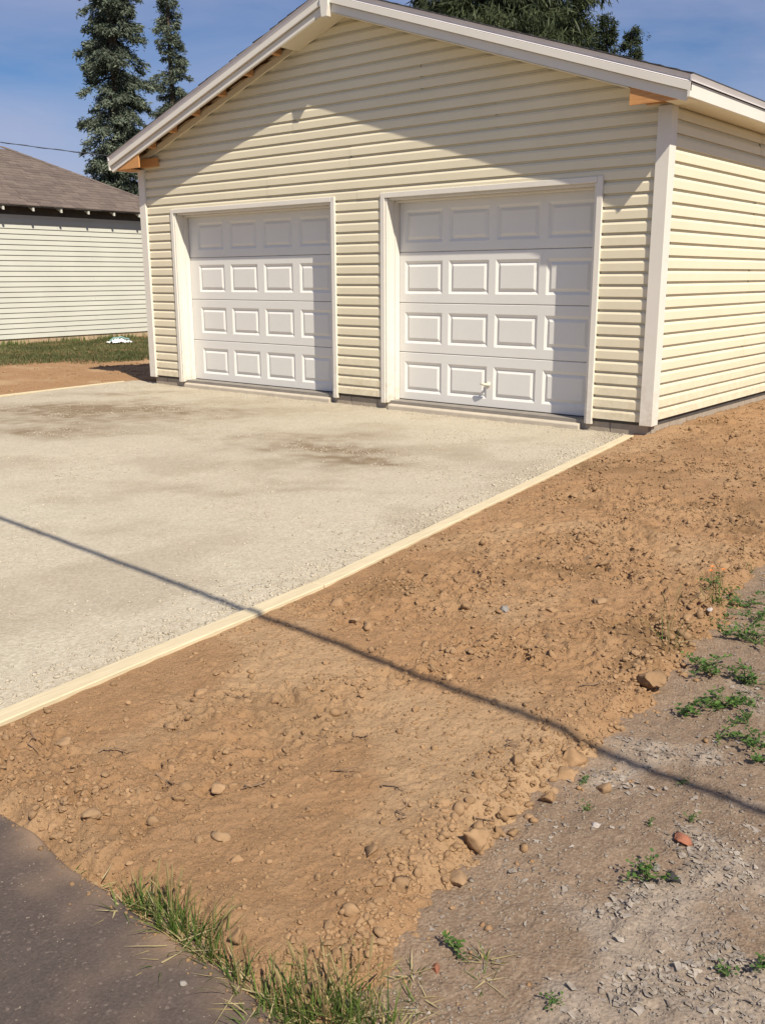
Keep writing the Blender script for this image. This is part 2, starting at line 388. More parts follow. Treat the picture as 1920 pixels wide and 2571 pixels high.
# gravel pad
STAINS = [(230, 885, 1.5, .42, .75), (130, 905, 1.2, .3, .5), (390, 880, .9, .25, .45), (690, 965, .55, .30, .7), (745, 1000, .5, .22, .85),
          (640, 945, .5, .18, .45), (40, 930, .9, .3, .5), (250, 850, .8, .2, .4), (500, 1060, .9, .12, .25)]
STAINS = [(*on_ground(a*K, b*K, -.066)[:2], c, d, e) for a, b, c, d, e in STAINS]
def stain(x, y):
    r = np.zeros_like(x)
    wx = x+.35*fbm(x*1.3, y*1.3, 61, 3); wy = y+.35*fbm(x*1.3, y*1.3, 62, 3)
    ca, sa = math.cos(-.6), math.sin(-.6)
    for sx, sy, a, b_, k in STAINS:
        dx, dy = wx-sx, wy-sy; p, q = dx*ca-dy*sa, dx*sa+dy*ca
        r = np.maximum(r, k*np.exp(-(p/(a*1.25))**2-(q/(b_*1.5))**2))
    r = r*1.45*(.8+.45*pn(x*7, y*7, 63)) + .22*sstep(.05, .6, fbm(x*.9, y*.9, 64, 4))
    dirtfoot = .35*np.exp(-((board_x(y)-x-.05)/.05)**2)*sstep(.1, .5, pn(x*3, y*3, 66))
    return np.clip(r+dirtfoot, 0, .9)
def pad_h(x, y):
    h = -.068 + .007*pn(x*.8, y*.8, 71) + .004*pn(x*3, y*3, 72) + .0035*fbm(x*16, y*16, 73, 2)*(.4+sstep(-.1, .5, pn(x*1.1, y*1.1, 74)))
    h = h - .006*np.exp(-((board_x(y)-.09-x)/.06)**2) + .009*np.exp(-((y+.02)/.10)**2)*(.6+.8*pn(x*9, y*4, 75))
    out = (x > board_x(y)) | (x < left_x(y)); return np.where(out, h-.08, h)
grid('driveway', -1.2, 8.3, -7.05, .16, .026, pad_h, m_gravel, {'stain': stain})

# bare earth and lawn left of the pad
def lawn_edge(x, y): return (-4.4+.51*(y-.08)) - x + .45*fbm(x*.8, y*.8, 81, 3)
def left_h(x, y):
    h = -.07+.02*pn(x*.9, y*.9, 82)+.012*pn(x*3, y*3, 83)+.006*pn(x*12, y*12, 84)
    return np.where((x > -.02) & (y > .02) | (x > left_x(y)+.02), -.15, h)
grid('bare_earth', -16, .2, -7, 12, .05, left_h, m_soil, {'dusty': lambda x, y: np.clip(.8*sstep(0, .7, fbm(x*.8, y*1.1, 86, 3))*(lawn_edge(x, y) < 0), 0, .7), 'damp': lambda x, y: np.clip(.45*sstep(-.1, .5, lawn_edge(x, y)), 0, .7)})

# old gravel lot on the right
def pale(x, y):
    d = fbm(x*2.2, y*2.2, 91, 4); c = sstep(.0, .5, d+.6*sstep(9.95, 10.25, x+.12*pn(y*1.5, 0, 92))-.25)
    return .8*c
def brown(x, y): return np.clip(.75*np.exp(-np.maximum(x-edge_x(y), 0)/.08)*(.6+.6*pn(x*6, y*6, 95)) + .35*sstep(.25, .7, fbm(x*1.7, y*1.7, 96, 3)), 0, .85)
def lot_h(x, y):
    h = -.090+.010*pn(x*1.1, y*1.1, 97)+.007*pn(x*4, y*4, 98)+.0045*fbm(x*17, y*17, 99, 3)+.008*sstep(.0, .5, fbm(x*14, y*14, 94, 2))*(.25+pale(x, y))+.0012*pn(x*70, y*70, 100)
    return np.where(y < road_y(x)+.0, h-.04, h)
grid('gravel_lot', 9.25, 11.3, -7.1, -2.4, .0095, lot_h, m_lot, {'pale': pale, 'brown': brown})
grid('gravel_lot', 9.25, 16, -2.4, 9, .06, lambda x, y: lot_h(x, y)-.004, m_lot, {'pale': pale, 'brown': brown}, keep=lambda X, Y: X > edge_x(Y)-.2)
grid('gravel_lot', 11.3, 16, -7.1, -2.4, .06, lot_h, m_lot, {'pale': pale, 'brown': brown})

# asphalt alley
def road_h(x, y):
    h = -.078+.004*pn(x*1.6, y*1.6, 101)+.0012*pn(x*30, y*30, 102)
    return h-.05*(1-sstep(-.035, .01, road_y(x)-y))
def dust(x, y): return np.clip(.75*np.exp(-np.maximum(road_y(x)-y, 0)/.05)*(.7+.9*pn(x*7, y*7, 103)) + .14*sstep(.1, .6, fbm(x*3, y*3, 104, 3)), 0, .85)
grid('road', 8.0, 10.4, -8.0, -6.9, .009, road_h, m_asphalt, {'dust': dust})
grid('road', -14, 8.0, -13, -6.9, .1, road_h, m_asphalt, {'dust': dust})
grid('road', 8.0, 10.4, -13, -8.0, .1, road_h, m_asphalt, {'dust': dust})
grid('road', 10.4, 24, -13, -6.9, .1, road_h, m_asphalt, {'dust': dust})

# ------------------------------------------------------------------ garage
GX0, GX1, GD = 0.0, 7.32, 8.0
RIDGE_X, RIDGE_Z, SL = 3.678, 4.215, 1/3.
def zt(x): return RIDGE_Z-abs(x-RIDGE_X)*SL
gar = empty('garage', (0, 0, 0), label='cream vinyl sided two-door garage with unfinished gable soffit', cat='garage')
PITCH_S = .1117
PROF = [(.004, .0), (-.0190, .0), (-.0183, .067), (-.0085, .0875), (.005, .0890), (.005, .1135)]
def front_course(z0, xa, xb, gable=False, y_off=0.):
    mb = MB(); pts = []
    for (py_, pz_) in PROF:
        z = z0+pz_; a, b = xa, xb
        if gable:
            half = max((RIDGE_Z-.075-z)*3, .02); a = max(a, RIDGE_X-half); b = min(b, RIDGE_X+half)
            if a > b: a = b = min(max(RIDGE_X, xa), xb)
        pts.append(((a, py_+y_off, z), (b, py_+y_off, z)))
    for k in range(len(pts)-1): mb.face([pts[k][0], pts[k][1], pts[k+1][1], pts[k+1][0]])
    for e in (0, 1): mb.face([p[e] for p in pts])
    return mb
SEG = [(.095, .61), (3.49, 4.158), (6.736, 7.232)]
SEAMS = {20: 2.45, 21: 2.45, 22: 3.75, 23: 3.75, 24: 5.6, 25: 5.6, 26: 2.9, 27: 2.9, 28: 4.7, 29: 4.7}
SEAM19 = 3.85
for k in range(37):
    z0 = .062+PITCH_S*k
    if z0 > RIDGE_Z-.11: break
    if k < 19:
        for a, b in SEG: front_course(z0, a, b).build('siding_board', m_siding, gar)
    else:
        gab = z0 > 2.55; a, b = (.095, 7.232) if z0 < 2.63 else (.0, 7.32)
        s = SEAMS.get(k, SEAM19 if k == 19 else None)
        if s and (RIDGE_X-(RIDGE_Z-.075-z0)*3 < s-.3 < s+.3 < RIDGE_X+(RIDGE_Z-.075-z0)*3):
            front_course(z0, a, s, gab).build('siding_board', m_siding, gar)
            front_course(z0, s-.03, b, gab, -.003).build('siding_board', m_siding, gar)
        else: front_course(z0, a, b, gab).build('siding_board', m_siding, gar)
def side_course(z0, ya, yb, xo, sgn, off=0.):
    mb = MB(); pts = []
    for (p, q) in PROF: pts.append(((xo-sgn*(p-off), ya, z0+q), (xo-sgn*(p-off), yb, z0+q)))
    for k in range(len(pts)-1): mb.face([pts[k][0], pts[k][1], pts[k+1][1], pts[k+1][0]])
    for e in (0, 1): mb.face([p[e] for p in pts])
    return mb
for k in range(24):
    z0 = .084+PITCH_S*k
    ss = [3.05, 5.4, 2.2][(k//2) % 3]
    side_course(z0, .06, ss, GX1, 1).build('siding_board', m_siding, gar)
    side_course(z0, ss-.03, GD, GX1, 1, .003).build('siding_board', m_siding, gar)
    side_course(z0, .06, GD, GX0, -1).build('siding_board', m_siding, gar)
# sheathing body behind the siding (with the two door openings)
OPEN = [(.69, 3.41), (4.24, 6.655)]; OZ = 2.15; DY = .18
wb = MB()
for a, b in ((GX0+.004, .675), (3.425, 4.225), (6.67, GX1-.004)): wb.box((a, .008, .03), (b, .16, OZ+.03))
wb.prism([(GX0+.004, .008, OZ+.032), (GX1-.008, .008, OZ+.032), (GX1-.008, .008, 2.75), (RIDGE_X, .008, RIDGE_Z-.08), (GX0+.004, .008, 2.75)], (0, .15, 0))
wb.box((GX1-.16, .162, .03), (GX1-.008, GD, 2.75)); wb.box((GX0+.008, .162, .03), (GX0+.16, GD, 2.75)); wb.box((GX0+.162, GD-.16, .03), (GX1-.162, GD-.004, 2.75))
wb.build('wall', m_darkgap, gar)
# corner posts
def post(x0, x1, y0, y1, z0=.037, z1=2.748):
    mb = MB(); mb.box((x0, y0, z0), (x1, y1, z1)); return mb
post(-.022, .105, -.042, .085).build('corner_post', m_trim, gar, bevel=.003)
post(7.222, 7.345, -.042, .085).build('corner_post', m_trim, gar, bevel=.003)
# foundation
fo = MB(); fo.box((.03, .022, -.3), (GX1-.03, .20, .029)); fo.box((GX1-.2, .2, -.3), (GX1-.022, GD, .076)); fo.box((.03, .2, -.3), (.2, GD, .03))
fnd = fo.build('foundation', m_mortar, gar)
def blocks_x(a, b):
    x = a; first = True
    while x < b-.02:
        w = min(.26 if first else .39, b-x); first = False
        mb = MB(); mb.box((x+.004, .012, -.155), (x+w-.004, .05, .058)); mb.build('concrete_block', m_block, fnd, bevel=.003); x += w+.002
for a, b in ((.03, .69), (3.41, 4.24), (6.65, 7.29)): blocks_x(a, b)
y = .05
while y < GD-.1:
    mb = MB(); mb.box((GX1-.06, y, -.155), (GX1-.012, y+.388, .079)); mb.build('concrete_block', m_block, fnd, bevel=.003); y += .398
# doors
ROWS = [(.12, .455), (.655, .988), (1.185, 1.527), (1.715, 2.05)]
SECZ = [(.036, .555), (.559, 1.085), (1.089, 1.618), (1.622, 2.165)]
def panel_cols(i): return [(.872+.617*k, .872+.617*k+.5) for k in range(4)] if i == 0 else [(4.325+.5825*k, 4.325+.5825*k+.502) for k in range(4)]
for i, (xa, xb) in enumerate(OPEN):
    fr = MB(); fr.box((xa-.08, DY+.03, .03), (xb+.08, DY+.04, 2.2))
    door = fr.build('garage_door', m_door, gar, label=('nine foot white raised-panel door on the left', 'white raised-panel door with a cream twist handle')[i])
    x0, x1 = xa-.03, xb+.03; cols = panel_cols(i)
    for (za, zb), (ra, rb) in zip(SECZ, ROWS):
        mb = MB(); y0 = DY
        xs = [x0]+[v for c in cols for v in c]+[x1]
        def q(a, b, c, d): mb.face([(a, y0, c), (b, y0, c), (b, y0, d), (a, y0, d)])
        zl = za+.006; zu = zb-.006
        q(x0, x1, zl, ra); q(x0, x1, rb, zu)
        for k in range(0, len(xs), 2): q(xs[k], xs[k+1], ra, rb)
        for (c, d, e, f) in ((zl, y0, za, y0+.007), (zu, y0, zb, y0+.007)): mb.face([(x0, d, c), (x1, d, c), (x1, f, e), (x0, f, e)])
        mb.face([(x0, y0+.007, za), (x1, y0+.007, za), (x1, y0+.025, za), (x0, y0+.025, za)]); mb.face([(x0, y0+.007, zb), (x1, y0+.007, zb), (x1, y0+.025, zb), (x0, y0+.025, zb)])
        mb.build('door_section', m_door, door)
        for (a, b) in cols:
            pm = MB(); r = [(0, y0), (.030, y0+.018), (.060, y0+.002)]
            R_ = [[(a+o, yy, ra+o), (b-o, yy, ra+o), (b-o, yy, rb-o), (a+o, yy, rb-o)] for o, yy in r]
            for A_, B_ in zip(R_, R_[1:]):
                for k in range(4): pm.face([A_[k], A_[(k+1) % 4], B_[(k+1) % 4], B_[k]])
            pm.face(R_[2]); pm.build('raised_panel', m_door, door)
    if i == 1:
        h = MB(); hx, hz = 5.432, .272
        h.tube([(hx, DY-.002, hz), (hx, DY-.008, hz)], .028, 12); h.tube([(hx, DY-.008, hz), (hx, DY-.045, hz)], [.012, .011], 8)
        h.tube([(hx-.062, DY-.048, hz+.006), (hx-.035, DY-.052, hz+.004), (hx, DY-.055, hz), (hx+.03, DY-.052, hz+.002), (hx+.05, DY-.048, hz+.004)], [.010, .014, .017, .013, .009], 8)
        h.build('door_handle', m_handle, door, smooth=True)
    # dark rubber seal under the door
    sm = MB(); sm.box((xa, DY+.006, .016), (xb, DY+.024, .034)); sm.build('door_seal', m_cable, door)
    # casing and jambs
    fm = MB(); fm.box((xa-.002, .006, OZ+.0), (xb+.002, DY-.004, OZ+.03)); frame = fm.build('door_frame', m_trim, gar)
    for (a, b, s) in ((xa-.084, xa, 1), (xb, xb+.084, -1)):
        mb = MB(); o0, o1 = (a, a+.056) if s > 0 else (b-.056, b)
        mb.box((o0, -.036, .004), (o1, .002, 2.2234)); mb.build('casing_board', m_trim, frame, bevel=.003)
        p0, p1 = (a+.056, b-.002) if s > 0 else (a+.002, b-.056)
        mb = MB(); mb.box((p0, -.024, .006), (p1, .004, 2.170)); mb.build('casing_bead', m_trim, frame, bevel=.004)
        j0, j1 = (b-.03, b) if s > 0 else (a, a+.03)
        mb = MB(); mb.box((j0, .005, .012), (j1, DY+.03, OZ+.0)); mb.build('jamb', m_trim, frame, bevel=.002)
        t0, t1 = (b, b+.012) if s > 0 else (a-.012, a)
        mb = MB(); mb.box((t0, .105, .014), (t1, DY-.004, OZ-.002)); mb.build('door_stop', m_trim, frame, bevel=.002)
    mb = MB(); mb.box((xa-.027, -.0365, 2.172), (xb+.027, .002, 2.224)); mb.build('casing_board', m_trim, frame, bevel=.003)
    mb = MB(); mb.box((xa+.001, .105, OZ-.022), (xb-.001, DY-.003, OZ-.001)); mb.build('door_stop', m_trim, frame, bevel=.002)
    # sill: sloping concrete lip
    mb = MB(); mb.prism([(xa+.01, -.032, -.12), (xa+.01, -.032, -.022), (xa+.01, -.018, -.008), (xa+.01, .30, .014), (xa+.01, .30, -.12)], (xb-xa-.06, 0, 0))
    mb.build('door_sill', m_conc, gar, bevel=.004)

# roof
Y0R, Y1R = -.30, GD+.3
EL, ER = -.252, 7.608
th = math.atan(SL)
for sgn, xe in ((-1, EL), (1, ER)):
    mb = MB()
    mb.prism([(RIDGE_X, Y0R+.004, RIDGE_Z-.004), (xe, Y0R+.004, zt(xe)-.004), (xe, Y0R+.004, zt(xe)-.03), (RIDGE_X, Y0R+.004, RIDGE_Z-.03)], (0, Y1R-Y0R-.008, 0))
    mb.build('roof_deck', m_ply, gar)
    # shingle courses from the eave up, each lapping the one below
    n = 29; dx = (abs(xe-RIDGE_X)+.012)/n
    for k in range(n):
        xa = xe+sgn*.016-sgn*k*dx; xb = xa-sgn*dx*1.25
        if (xb-RIDGE_X)*sgn < 0: xb = RIDGE_X
        off = random.uniform(-.008, .010)
        up = .0155
        mb = MB(); base = lambda x: RIDGE_Z-abs(x-RIDGE_X)*SL
        mb.prism([(xa, Y0R-.022+off, base(xa)+up-.009), (xb, Y0R-.022+off, base(xb)+.001), (xb, Y0R-.022+off, base(xb)+.007), (xa, Y0R-.022+off, base(xa)+up)], (0, Y1R-Y0R+.04, 0))
        mb.build('shingle_course', m_blackshingle, gar)
    # drip edge on the rake: leaning face with a small kicked-out lip
    def strip(x, yv, dz): return (x, yv, zt(x)+dz)
    xe2 = xe
    mb = MB(); prof = [(-.326, -.001), (-.3225, -.003), (-.306, -.044), (-.326, -.056), (-.324, -.060), (-.303, -.050), (-.303, -.001)]
    n_ = len(prof); a = [strip(xe2, p, d) for p, d in prof]; b = [strip(RIDGE_X, p, d) for p, d in prof]
    for k in range(n_): mb.face([a[k], a[(k+1) % n_], b[(k+1) % n_], b[k]])
    mb.face(a); mb.face(b[::-1]); mb.build('drip_edge', m_alu, gar)
    # upper proud fascia and lower recessed fascia on the rake
    mb = MB(); mb.prism([strip(xe, -.326, -.061), strip(RIDGE_X, -.326, -.061), strip(RIDGE_X, -.326, -.124), strip(xe, -.326, -.124)], (0, .024, 0)); mb.build('fascia_board', m_trim, gar, bevel=.002)
    xl = xe-sgn*.045
    mb = MB(); mb.prism([strip(xe, -.298, -.125), strip(RIDGE_X, -.298, -.125), strip(RIDGE_X, -.298, -.206), strip(xl, -.298, -.206)], (0, .030, 0)); mb.build('fascia_board', m_trim, gar, bevel=.002)
    # wall ledger under the roof
    xw = .02 if sgn < 0 else 7.30
    mb = MB(); mb.prism([strip(xw, -.046, -.115), strip(RIDGE_X, -.046, -.115), strip(RIDGE_X, -.046, -.192), strip(xw, -.046, -.192)], (0, .028, 0)); mb.build('rake_ledger', m_siding, gar, bevel=.002)
    # eave fascia, drip edge, soffit
    xf = xe
    mb = MB(); mb.box((min(xf-sgn*.024, xf), -.3255, 2.738), (max(xf-sgn*.024, xf), GD+.3, 2.848)); mb.build('fascia_board', m_trim, gar, bevel=.002)
    mb = MB(); zz = zt(xf); p = [(xf+sgn*.018, zz-.002), (xf+sgn*.003, zz-.040), (xf+sgn*.018, zz-.052), (xf+sgn*.016, zz-.056), (xf-sgn*.004, zz-.046), (xf-sgn*.004, zz-.002)]
    for k in range(6): mb.face([(p[k][0], -.326, p[k][1]), (p[(k+1) % 6][0], -.326, p[(k+1) % 6][1]), (p[(k+1) % 6][0], GD+.3, p[(k+1) % 6][1]), (p[k][0], GD+.3, p[k][1])])
    mb.face([(a_, -.326, b_) for a_, b_ in p]); mb.build('drip_edge', m_alu, gar)
    xw = GX0-.0 if sgn < 0 else GX1
    xs = sorted((xw+sgn*.0, xf-sgn*.026))
    mb = MB(); mb.box((xs[0], -.02 if sgn > 0 else .02, 2.748), (xs[1], GD+.2, 2.758)); mb.build('soffit_panel', m_siding, gar)
    # box return at the gable corner: raw plywood triangle closing the eave
    xin = .353 if sgn < 0 else 7.075
    xo = xf-sgn*.03; zb = 2.736
    ztop = zt(xin)-.2
    xtip = RIDGE_X+sgn*(RIDGE_Z-.2-zb-.008)*3
    xtip = min(xtip, ER-.03) if sgn > 0 else max(xtip, EL+.03)
    mb = MB(); mb.prism([(xin, -.288, zb), (xtip, -.288, zb), (xtip, -.288, zb+.008), (xin, -.288, ztop+.01)], (0, .018, 0)); mb.build('eave_return', m_ply, gar)
    xs = sorted((xin+sgn*.30, xo))
    mb = MB(); mb.box((xs[0], -.268, zb+.002), (xs[1], -.025, zb+.014)); mb.build('eave_return_floor', m_rafter if sgn < 0 else m_siding, gar)
    xs = sorted((xin-sgn*(.07 if sgn < 0 else -.04), xin+sgn*.27))
    mb = MB(); mb.box((xs[0], -.064, zb+.03), (xs[1], -.019, zb+.135)); mb.build('return_cleat', m_ply, gar)
# open ladder blocking under the left rake, closed soffit near the peak
for xk in (.42, .86, 1.32, 1.80, 2.28, 2.74):
    mb = MB(); mb.prism([(xk-.019, -.266, zt(xk)-.036-.006), (xk+.019, -.266, zt(xk)-.036+.006), (xk+.019, -.266, zt(xk)-.150+.006), (xk-.019, -.266, zt(xk)-.150-.006)], (0, .203, 0)); mb.build('lookout', m_rafter, gar)
mb = MB(); mb.prism([(2.98, -.296, zt(2.98)-.209), (RIDGE_X, -.296, RIDGE_Z-.209), (RIDGE_X, -.296, RIDGE_Z-.215), (2.98, -.296, zt(2.98)-.215)], (0, .275, 0)); mb.build('soffit_panel', m_siding, gar)
mb = MB(); mb.prism([(RIDGE_X, -.296, RIDGE_Z-.209), (7.06, -.296, zt(7.06)-.209), (7.06, -.296, zt(7.06)-.215), (RIDGE_X, -.296, RIDGE_Z-.215)], (0, .275, 0)); mb.build('soffit_panel', m_siding, gar)
# pendant block at the peak
mb = MB(); px_ = RIDGE_X+.006
mb.prism([(px_-.056, -.352, 4.16), (px_+.056, -.352, 4.16), (px_+.056, -.352, 4.045), (px_+.040, -.352, 3.945), (px_-.036, -.352, 3.945), (px_-.056, -.352, 4.075)], (0, .062, 0)); mb.build('ridge_pendant', m_trim, gar, bevel=.002)
for k in range(28):
    mb = MB(); y_ = Y0R-.03+k*.31
    mb.prism([(RIDGE_X-.15, y_, RIDGE_Z-.033), (RIDGE_X, y_, RIDGE_Z+.020), (RIDGE_X+.15, y_, RIDGE_Z-.033), (RIDGE_X+.15, y_, RIDGE_Z-.026), (RIDGE_X, y_, RIDGE_Z+.028), (RIDGE_X-.15, y_, RIDGE_Z-.026)], (0, .305, 0)); mb.build('ridge_shingle', m_blackshingle, gar)

# ------------------------------------------------------------------ form boards
def board(pts, w, z0, z1, name, mat, **kw):
    mb = MB(); L_ = []; R_ = []
    for k, p in enumerate(pts):
        p = np.array(p); t = np.array(pts[min(k+1, len(pts)-1)])-np.array(pts[max(k-1, 0)]); t = t/np.linalg.norm(t); nrm = np.array([t[1], -t[0]])
        L_.append(p-nrm*w/2); R_.append(p+nrm*w/2)
    n = len(pts)
    for k in range(n-1):
        for za, zb, A_, B_ in ((z1, z1, L_, R_), (z0, z1, L_, L_), (z0, z1, R_, R_)):
            mb.face([(*A_[k], za), (*A_[k+1], za), (*B_[k+1], zb), (*B_[k], zb)])
    for k in (0, n-1): mb.face([(*L_[k], z0), (*R_[k], z0), (*R_[k], z1), (*L_[k], z1)])
    o = mb.build(name, mat, **kw)
    bm = bmesh.new(); bm.from_mesh(o.data); bmesh.ops.remove_doubles(bm, verts=bm.verts[:], dist=.0005); bmesh.ops.recalc_face_normals(bm, faces=bm.faces)
    bmesh.ops.bevel(bm, geom=[e for e in bm.edges if len(e.link_faces) == 2 and e.calc_face_angle() > .8], offset=.004, segments=1, affect='EDGES'); bm.to_mesh(o.data); bm.free()
    return o
def bline(y0, y1, n): return [(float(board_x(y))+.006*float(pn(y*.7, 2.2, 15)), y) for y in np.linspace(y0, y1, n)]
board(bline(-.06, -4.99, 12), .080, -.14, -.052, 'form_board', m_form, label='long pale wooden form board running from the garage corner along the gravel', cat='board', group='form boards edging the gravel driveway')
board(bline(-5.0, -7.0, 8), .083, -.14, -.050, 'form_board', m_form, label='nearer pale form board running out of the picture at lower left', cat='board', group='form boards edging the gravel driveway')
board([(float(left_x(y)), y) for y in np.linspace(-.1, -7, 12)], .06, -.14, -.056, 'form_board', m_form, label='thin form board between gravel and bare earth left of the garage', cat='board', group='form boards edging the gravel driveway')

# ------------------------------------------------------------------ outbuilding on the left
NT = math.radians(3.); ND = np.array([-math.sin(NT), math.cos(NT)]); NN = np.array([math.cos(NT), math.sin(NT)]); NA = np.array([-9.3, 2.8])
def nb(s, o, z): p = NA+ND*s+NN*o; return (p[0], p[1], z)
def nray(u, v, off):
    d = ray(u, v); P0 = NA+NN*off; t = ((P0-CAM[:2])@NN)/(d[:2]@NN); P = CAM+d*t; return (P[:2]-NA)@ND, P[2]
out = empty('outbuilding', nb(0, 0, 0), label='old white clapboard outbuilding with brown shingled hip roof and exposed rafter tails', cat='shed')
out.matrix_world = Matrix.Identity(4); out.location = (0, 0, 0)
S0, S1 = -8.0, 5.1
ZB, ZW = .055, 2.97
NC = 24; npit = (2.60-.055)/22.25
for k in range(NC):
    z0 = ZB+npit*k
    zz1 = min(z0+npit+.006, ZW)
    cuts = [S0, [-3.2, 1.7, -1.0, 2.6][k % 4], S1]
    for a, b in zip(cuts, cuts[1:]):
        mb = MB(); mb.prism([nb(a+.002, .0, z0), nb(a+.002, .026, z0), nb(a+.002, .006, zz1), nb(a+.002, .0, zz1)], (np.array(nb(b-.002, 0, 0))-np.array(nb(a+.002, 0, 0))))
        mb.build('siding_board', m_white, out)
mb = MB(); mb.prism([nb(S0, -.01, -.3), nb(S1, -.01, -.3), nb(S1, -.01, ZW), nb(S0, -.01, ZW)], tuple(np.array(nb(0, -5, 0))-np.array(nb(0, 0, 0)))); mb.build('wall', m_white, out)
mb = MB(); mb.prism([nb(S0, -.03, -.3), nb(S1, -.03, -.3), nb(S1, -.03, .05), nb(S0, -.03, .05)], tuple(np.array(nb(0, .028, 0))-np.array(nb(0, 0, 0)))); mb.build('foundation', m_tan, out)
OV = .33
s_e, z_e = nray(180, 521.5, OV)
ZE = float(z_e)
# hip: eave corner at the far end; slope from the photograph's hip line
MP = None; best = 1e9
for m_try in np.linspace(.3, .9, 61):
    for sc in np.linspace(4.3, 7.0, 28):
        e = 0
        for (uu, vv) in ((0, 366), (180, 431), (354, 497)):
            # intersect ray with roof plane z = ZE + m*(OV - o)
            d = ray(uu, vv); n = np.array([NN[0]*m_try, NN[1]*m_try, 1.]); P0 = np.array(nb(0, OV, ZE))
            t = ((P0-CAM)@n)/(d@n); P = CAM+d*t; o = (P[:2]-NA)@NN; s = (P[:2]-NA)@ND
            e += (s-(sc-(OV-o)))**2
        if e < best: best = e; MP = (m_try, sc)
RM, SCN = MP
SCN = float(SCN); HALF = 3.0
def rp_(s, w, lift=0.): return nb(s, OV-w, ZE+RM*w+lift)       # w = horizontal distance up the slope
# deck
mb = MB(); q = [rp_(S0-.3, 0, -.03), rp_(SCN, 0, -.03), rp_(SCN-HALF, HALF, -.03), rp_(S0-.3, HALF, -.03)]
mb.prism(q, (0, 0, .022)); mb.build('roof_deck', m_darkgap, out)
mb = MB(); q = [rp_(SCN, 0, -.03), nb(SCN, OV-2*HALF, ZE-.03), rp_(SCN-HALF, HALF, -.03)]
mb.prism(q, (0, 0, .022)); mb.build('roof_deck', m_shingle, out)
mb = MB(); q = [nb(SCN, OV-2*HALF, ZE-.03), nb(S0-.3, OV-2*HALF, ZE-.03), rp_(S0-.3, HALF, -.03), rp_(SCN-HALF, HALF, -.03)]
mb.prism(q, (0, 0, .022)); mb.build('roof_deck', m_shingle, out)
# shingle tabs
EXPO, TABW = .135, .33
ncour = int(HALF/EXPO)
tabs = []
for c in range(ncour):
    w0 = c*EXPO-.012; sm = SCN-max(w0, 0)
    s = sm-(.5 if c % 2 else 0)*TABW-random.uniform(0, .1)
    prev = sm
    while prev > -4.0:
        wdt = random.uniform(.2, .42); a = max(prev-wdt, -4.0); tabs.append((c, a, prev)); prev = a
def vis(t):
    c, a, b = t; p = np.array(rp_((a+b)/2, c*EXPO))-CAM; z = p@FW; u = 960+F_PX*(p@R2)/z; v = 1285-F_PX*(p@U2)/z
    return -40 < u < 372, z
V_ = [(vis(t)[1], t) for t in tabs if vis(t)[0]]; V_.sort(key=lambda q_: q_[0])
ind = set(id(t) for _, t in V_[:298])
rest = MB()
def tab_into(mb, c, a, b):
    w0 = c*EXPO-.015; w1 = w0+EXPO*1.3; th_ = random.uniform(.010, .024)
    cut = lambda s, w: min(s, SCN-w)
    jj = random.uniform(-.006, .006)
    A_ = [rp_(a+.004, w0+jj, th_), rp_(cut(b-.004, max(w0, 0)), w0+jj, th_), rp_(max(cut(b-.004, w1), a+.004), w1, .004), rp_(a+.004, w1, .004)]
    B_ = [rp_(a+.004, w0+jj, -.002), rp_(cut(b-.004, max(w0, 0)), w0+jj, -.002)]
    mb.face(A_); mb.face([A_[0], A_[1], B_[1], B_[0]]); mb.face([A_[1], A_[2], B_[1]]); mb.face([A_[0], A_[3], B_[0]])
for t in tabs:
    if id(t) in ind:
        mb = MB(); tab_into(mb, *t); mb.build('shingle', m_shingle, out)
    else: tab_into(rest, *t)
rest.build('distant_shingles', m_shingle, out, kind='stuff')
w = 0
while w < HALF-.1:
    mb = MB(); e = .26
    c0 = np.array(rp_(SCN-w, w, .03)); c1 = np.array(rp_(SCN-w-e, w+e, .024))
    l0 = np.array(rp_(SCN-w-.14, w-.0, .022)); l1 = np.array(rp_(SCN-w-e-.14, w+e, .016))
    r0 = np.array(nb(SCN-w, OV-w-.14, ZE+RM*w+.022)); r1 = np.array(nb(SCN-w-e, OV-w-e-.14, ZE+RM*(w+e)+.016))
    mb.face([l0, c0, c1, l1]); mb.face([c0, r0, r1, c1]); mb.build('hip_shingle', m_shingle, out); w += .22
# eave edge and rafter tails
dS = lambda a, b: tuple(np.array(nb(b, 0, 0))-np.array(nb(a, 0, 0)))
mb = MB(); mb.prism([nb(S0-.3, OV+.002, ZE-.032), nb(S0-.3, OV+.002, ZE-.002), nb(S0-.3, OV-.02, ZE+.004), nb(S0-.3, OV-.02, ZE-.032)], dS(S0-.3, SCN)); mb.build('eave_trim', m_darkgap, out)
mb = MB(); mb.prism([nb(S0, .0, ZW-.22), nb(S0, .026, ZW-.22), nb(S0, .026, ZW+.10), nb(S0, .0, ZW+.10)], dS(S0, S1)); mb.build('frieze_board', m_darkgap, out)
mb = MB(); mb.prism([nb(S0, OV-.02, ZE-.033), nb(S0, -.02, ZE+RM*OV-.033), nb(S0, -.02, ZE+RM*OV-.05), nb(S0, OV-.02, ZE-.05)], dS(S0, SCN)); mb.build('eave_soffit', m_darkgap, out)
for u_ in (4.8, 80, 150, 218, 282, 345):
    s_, _ = nray(u_+4, 526, OV-.03)
    mb = MB(); mb.prism([nb(s_-.022, OV-.015, ZE-.052), nb(s_-.022, OV-.015, ZE-.125), nb(s_-.022, .02, ZE+RM*OV-.14), nb(s_-.022, .02, ZE+RM*OV-.055)], dS(0, .045)); mb.build('rafter_tail', m_white, out)
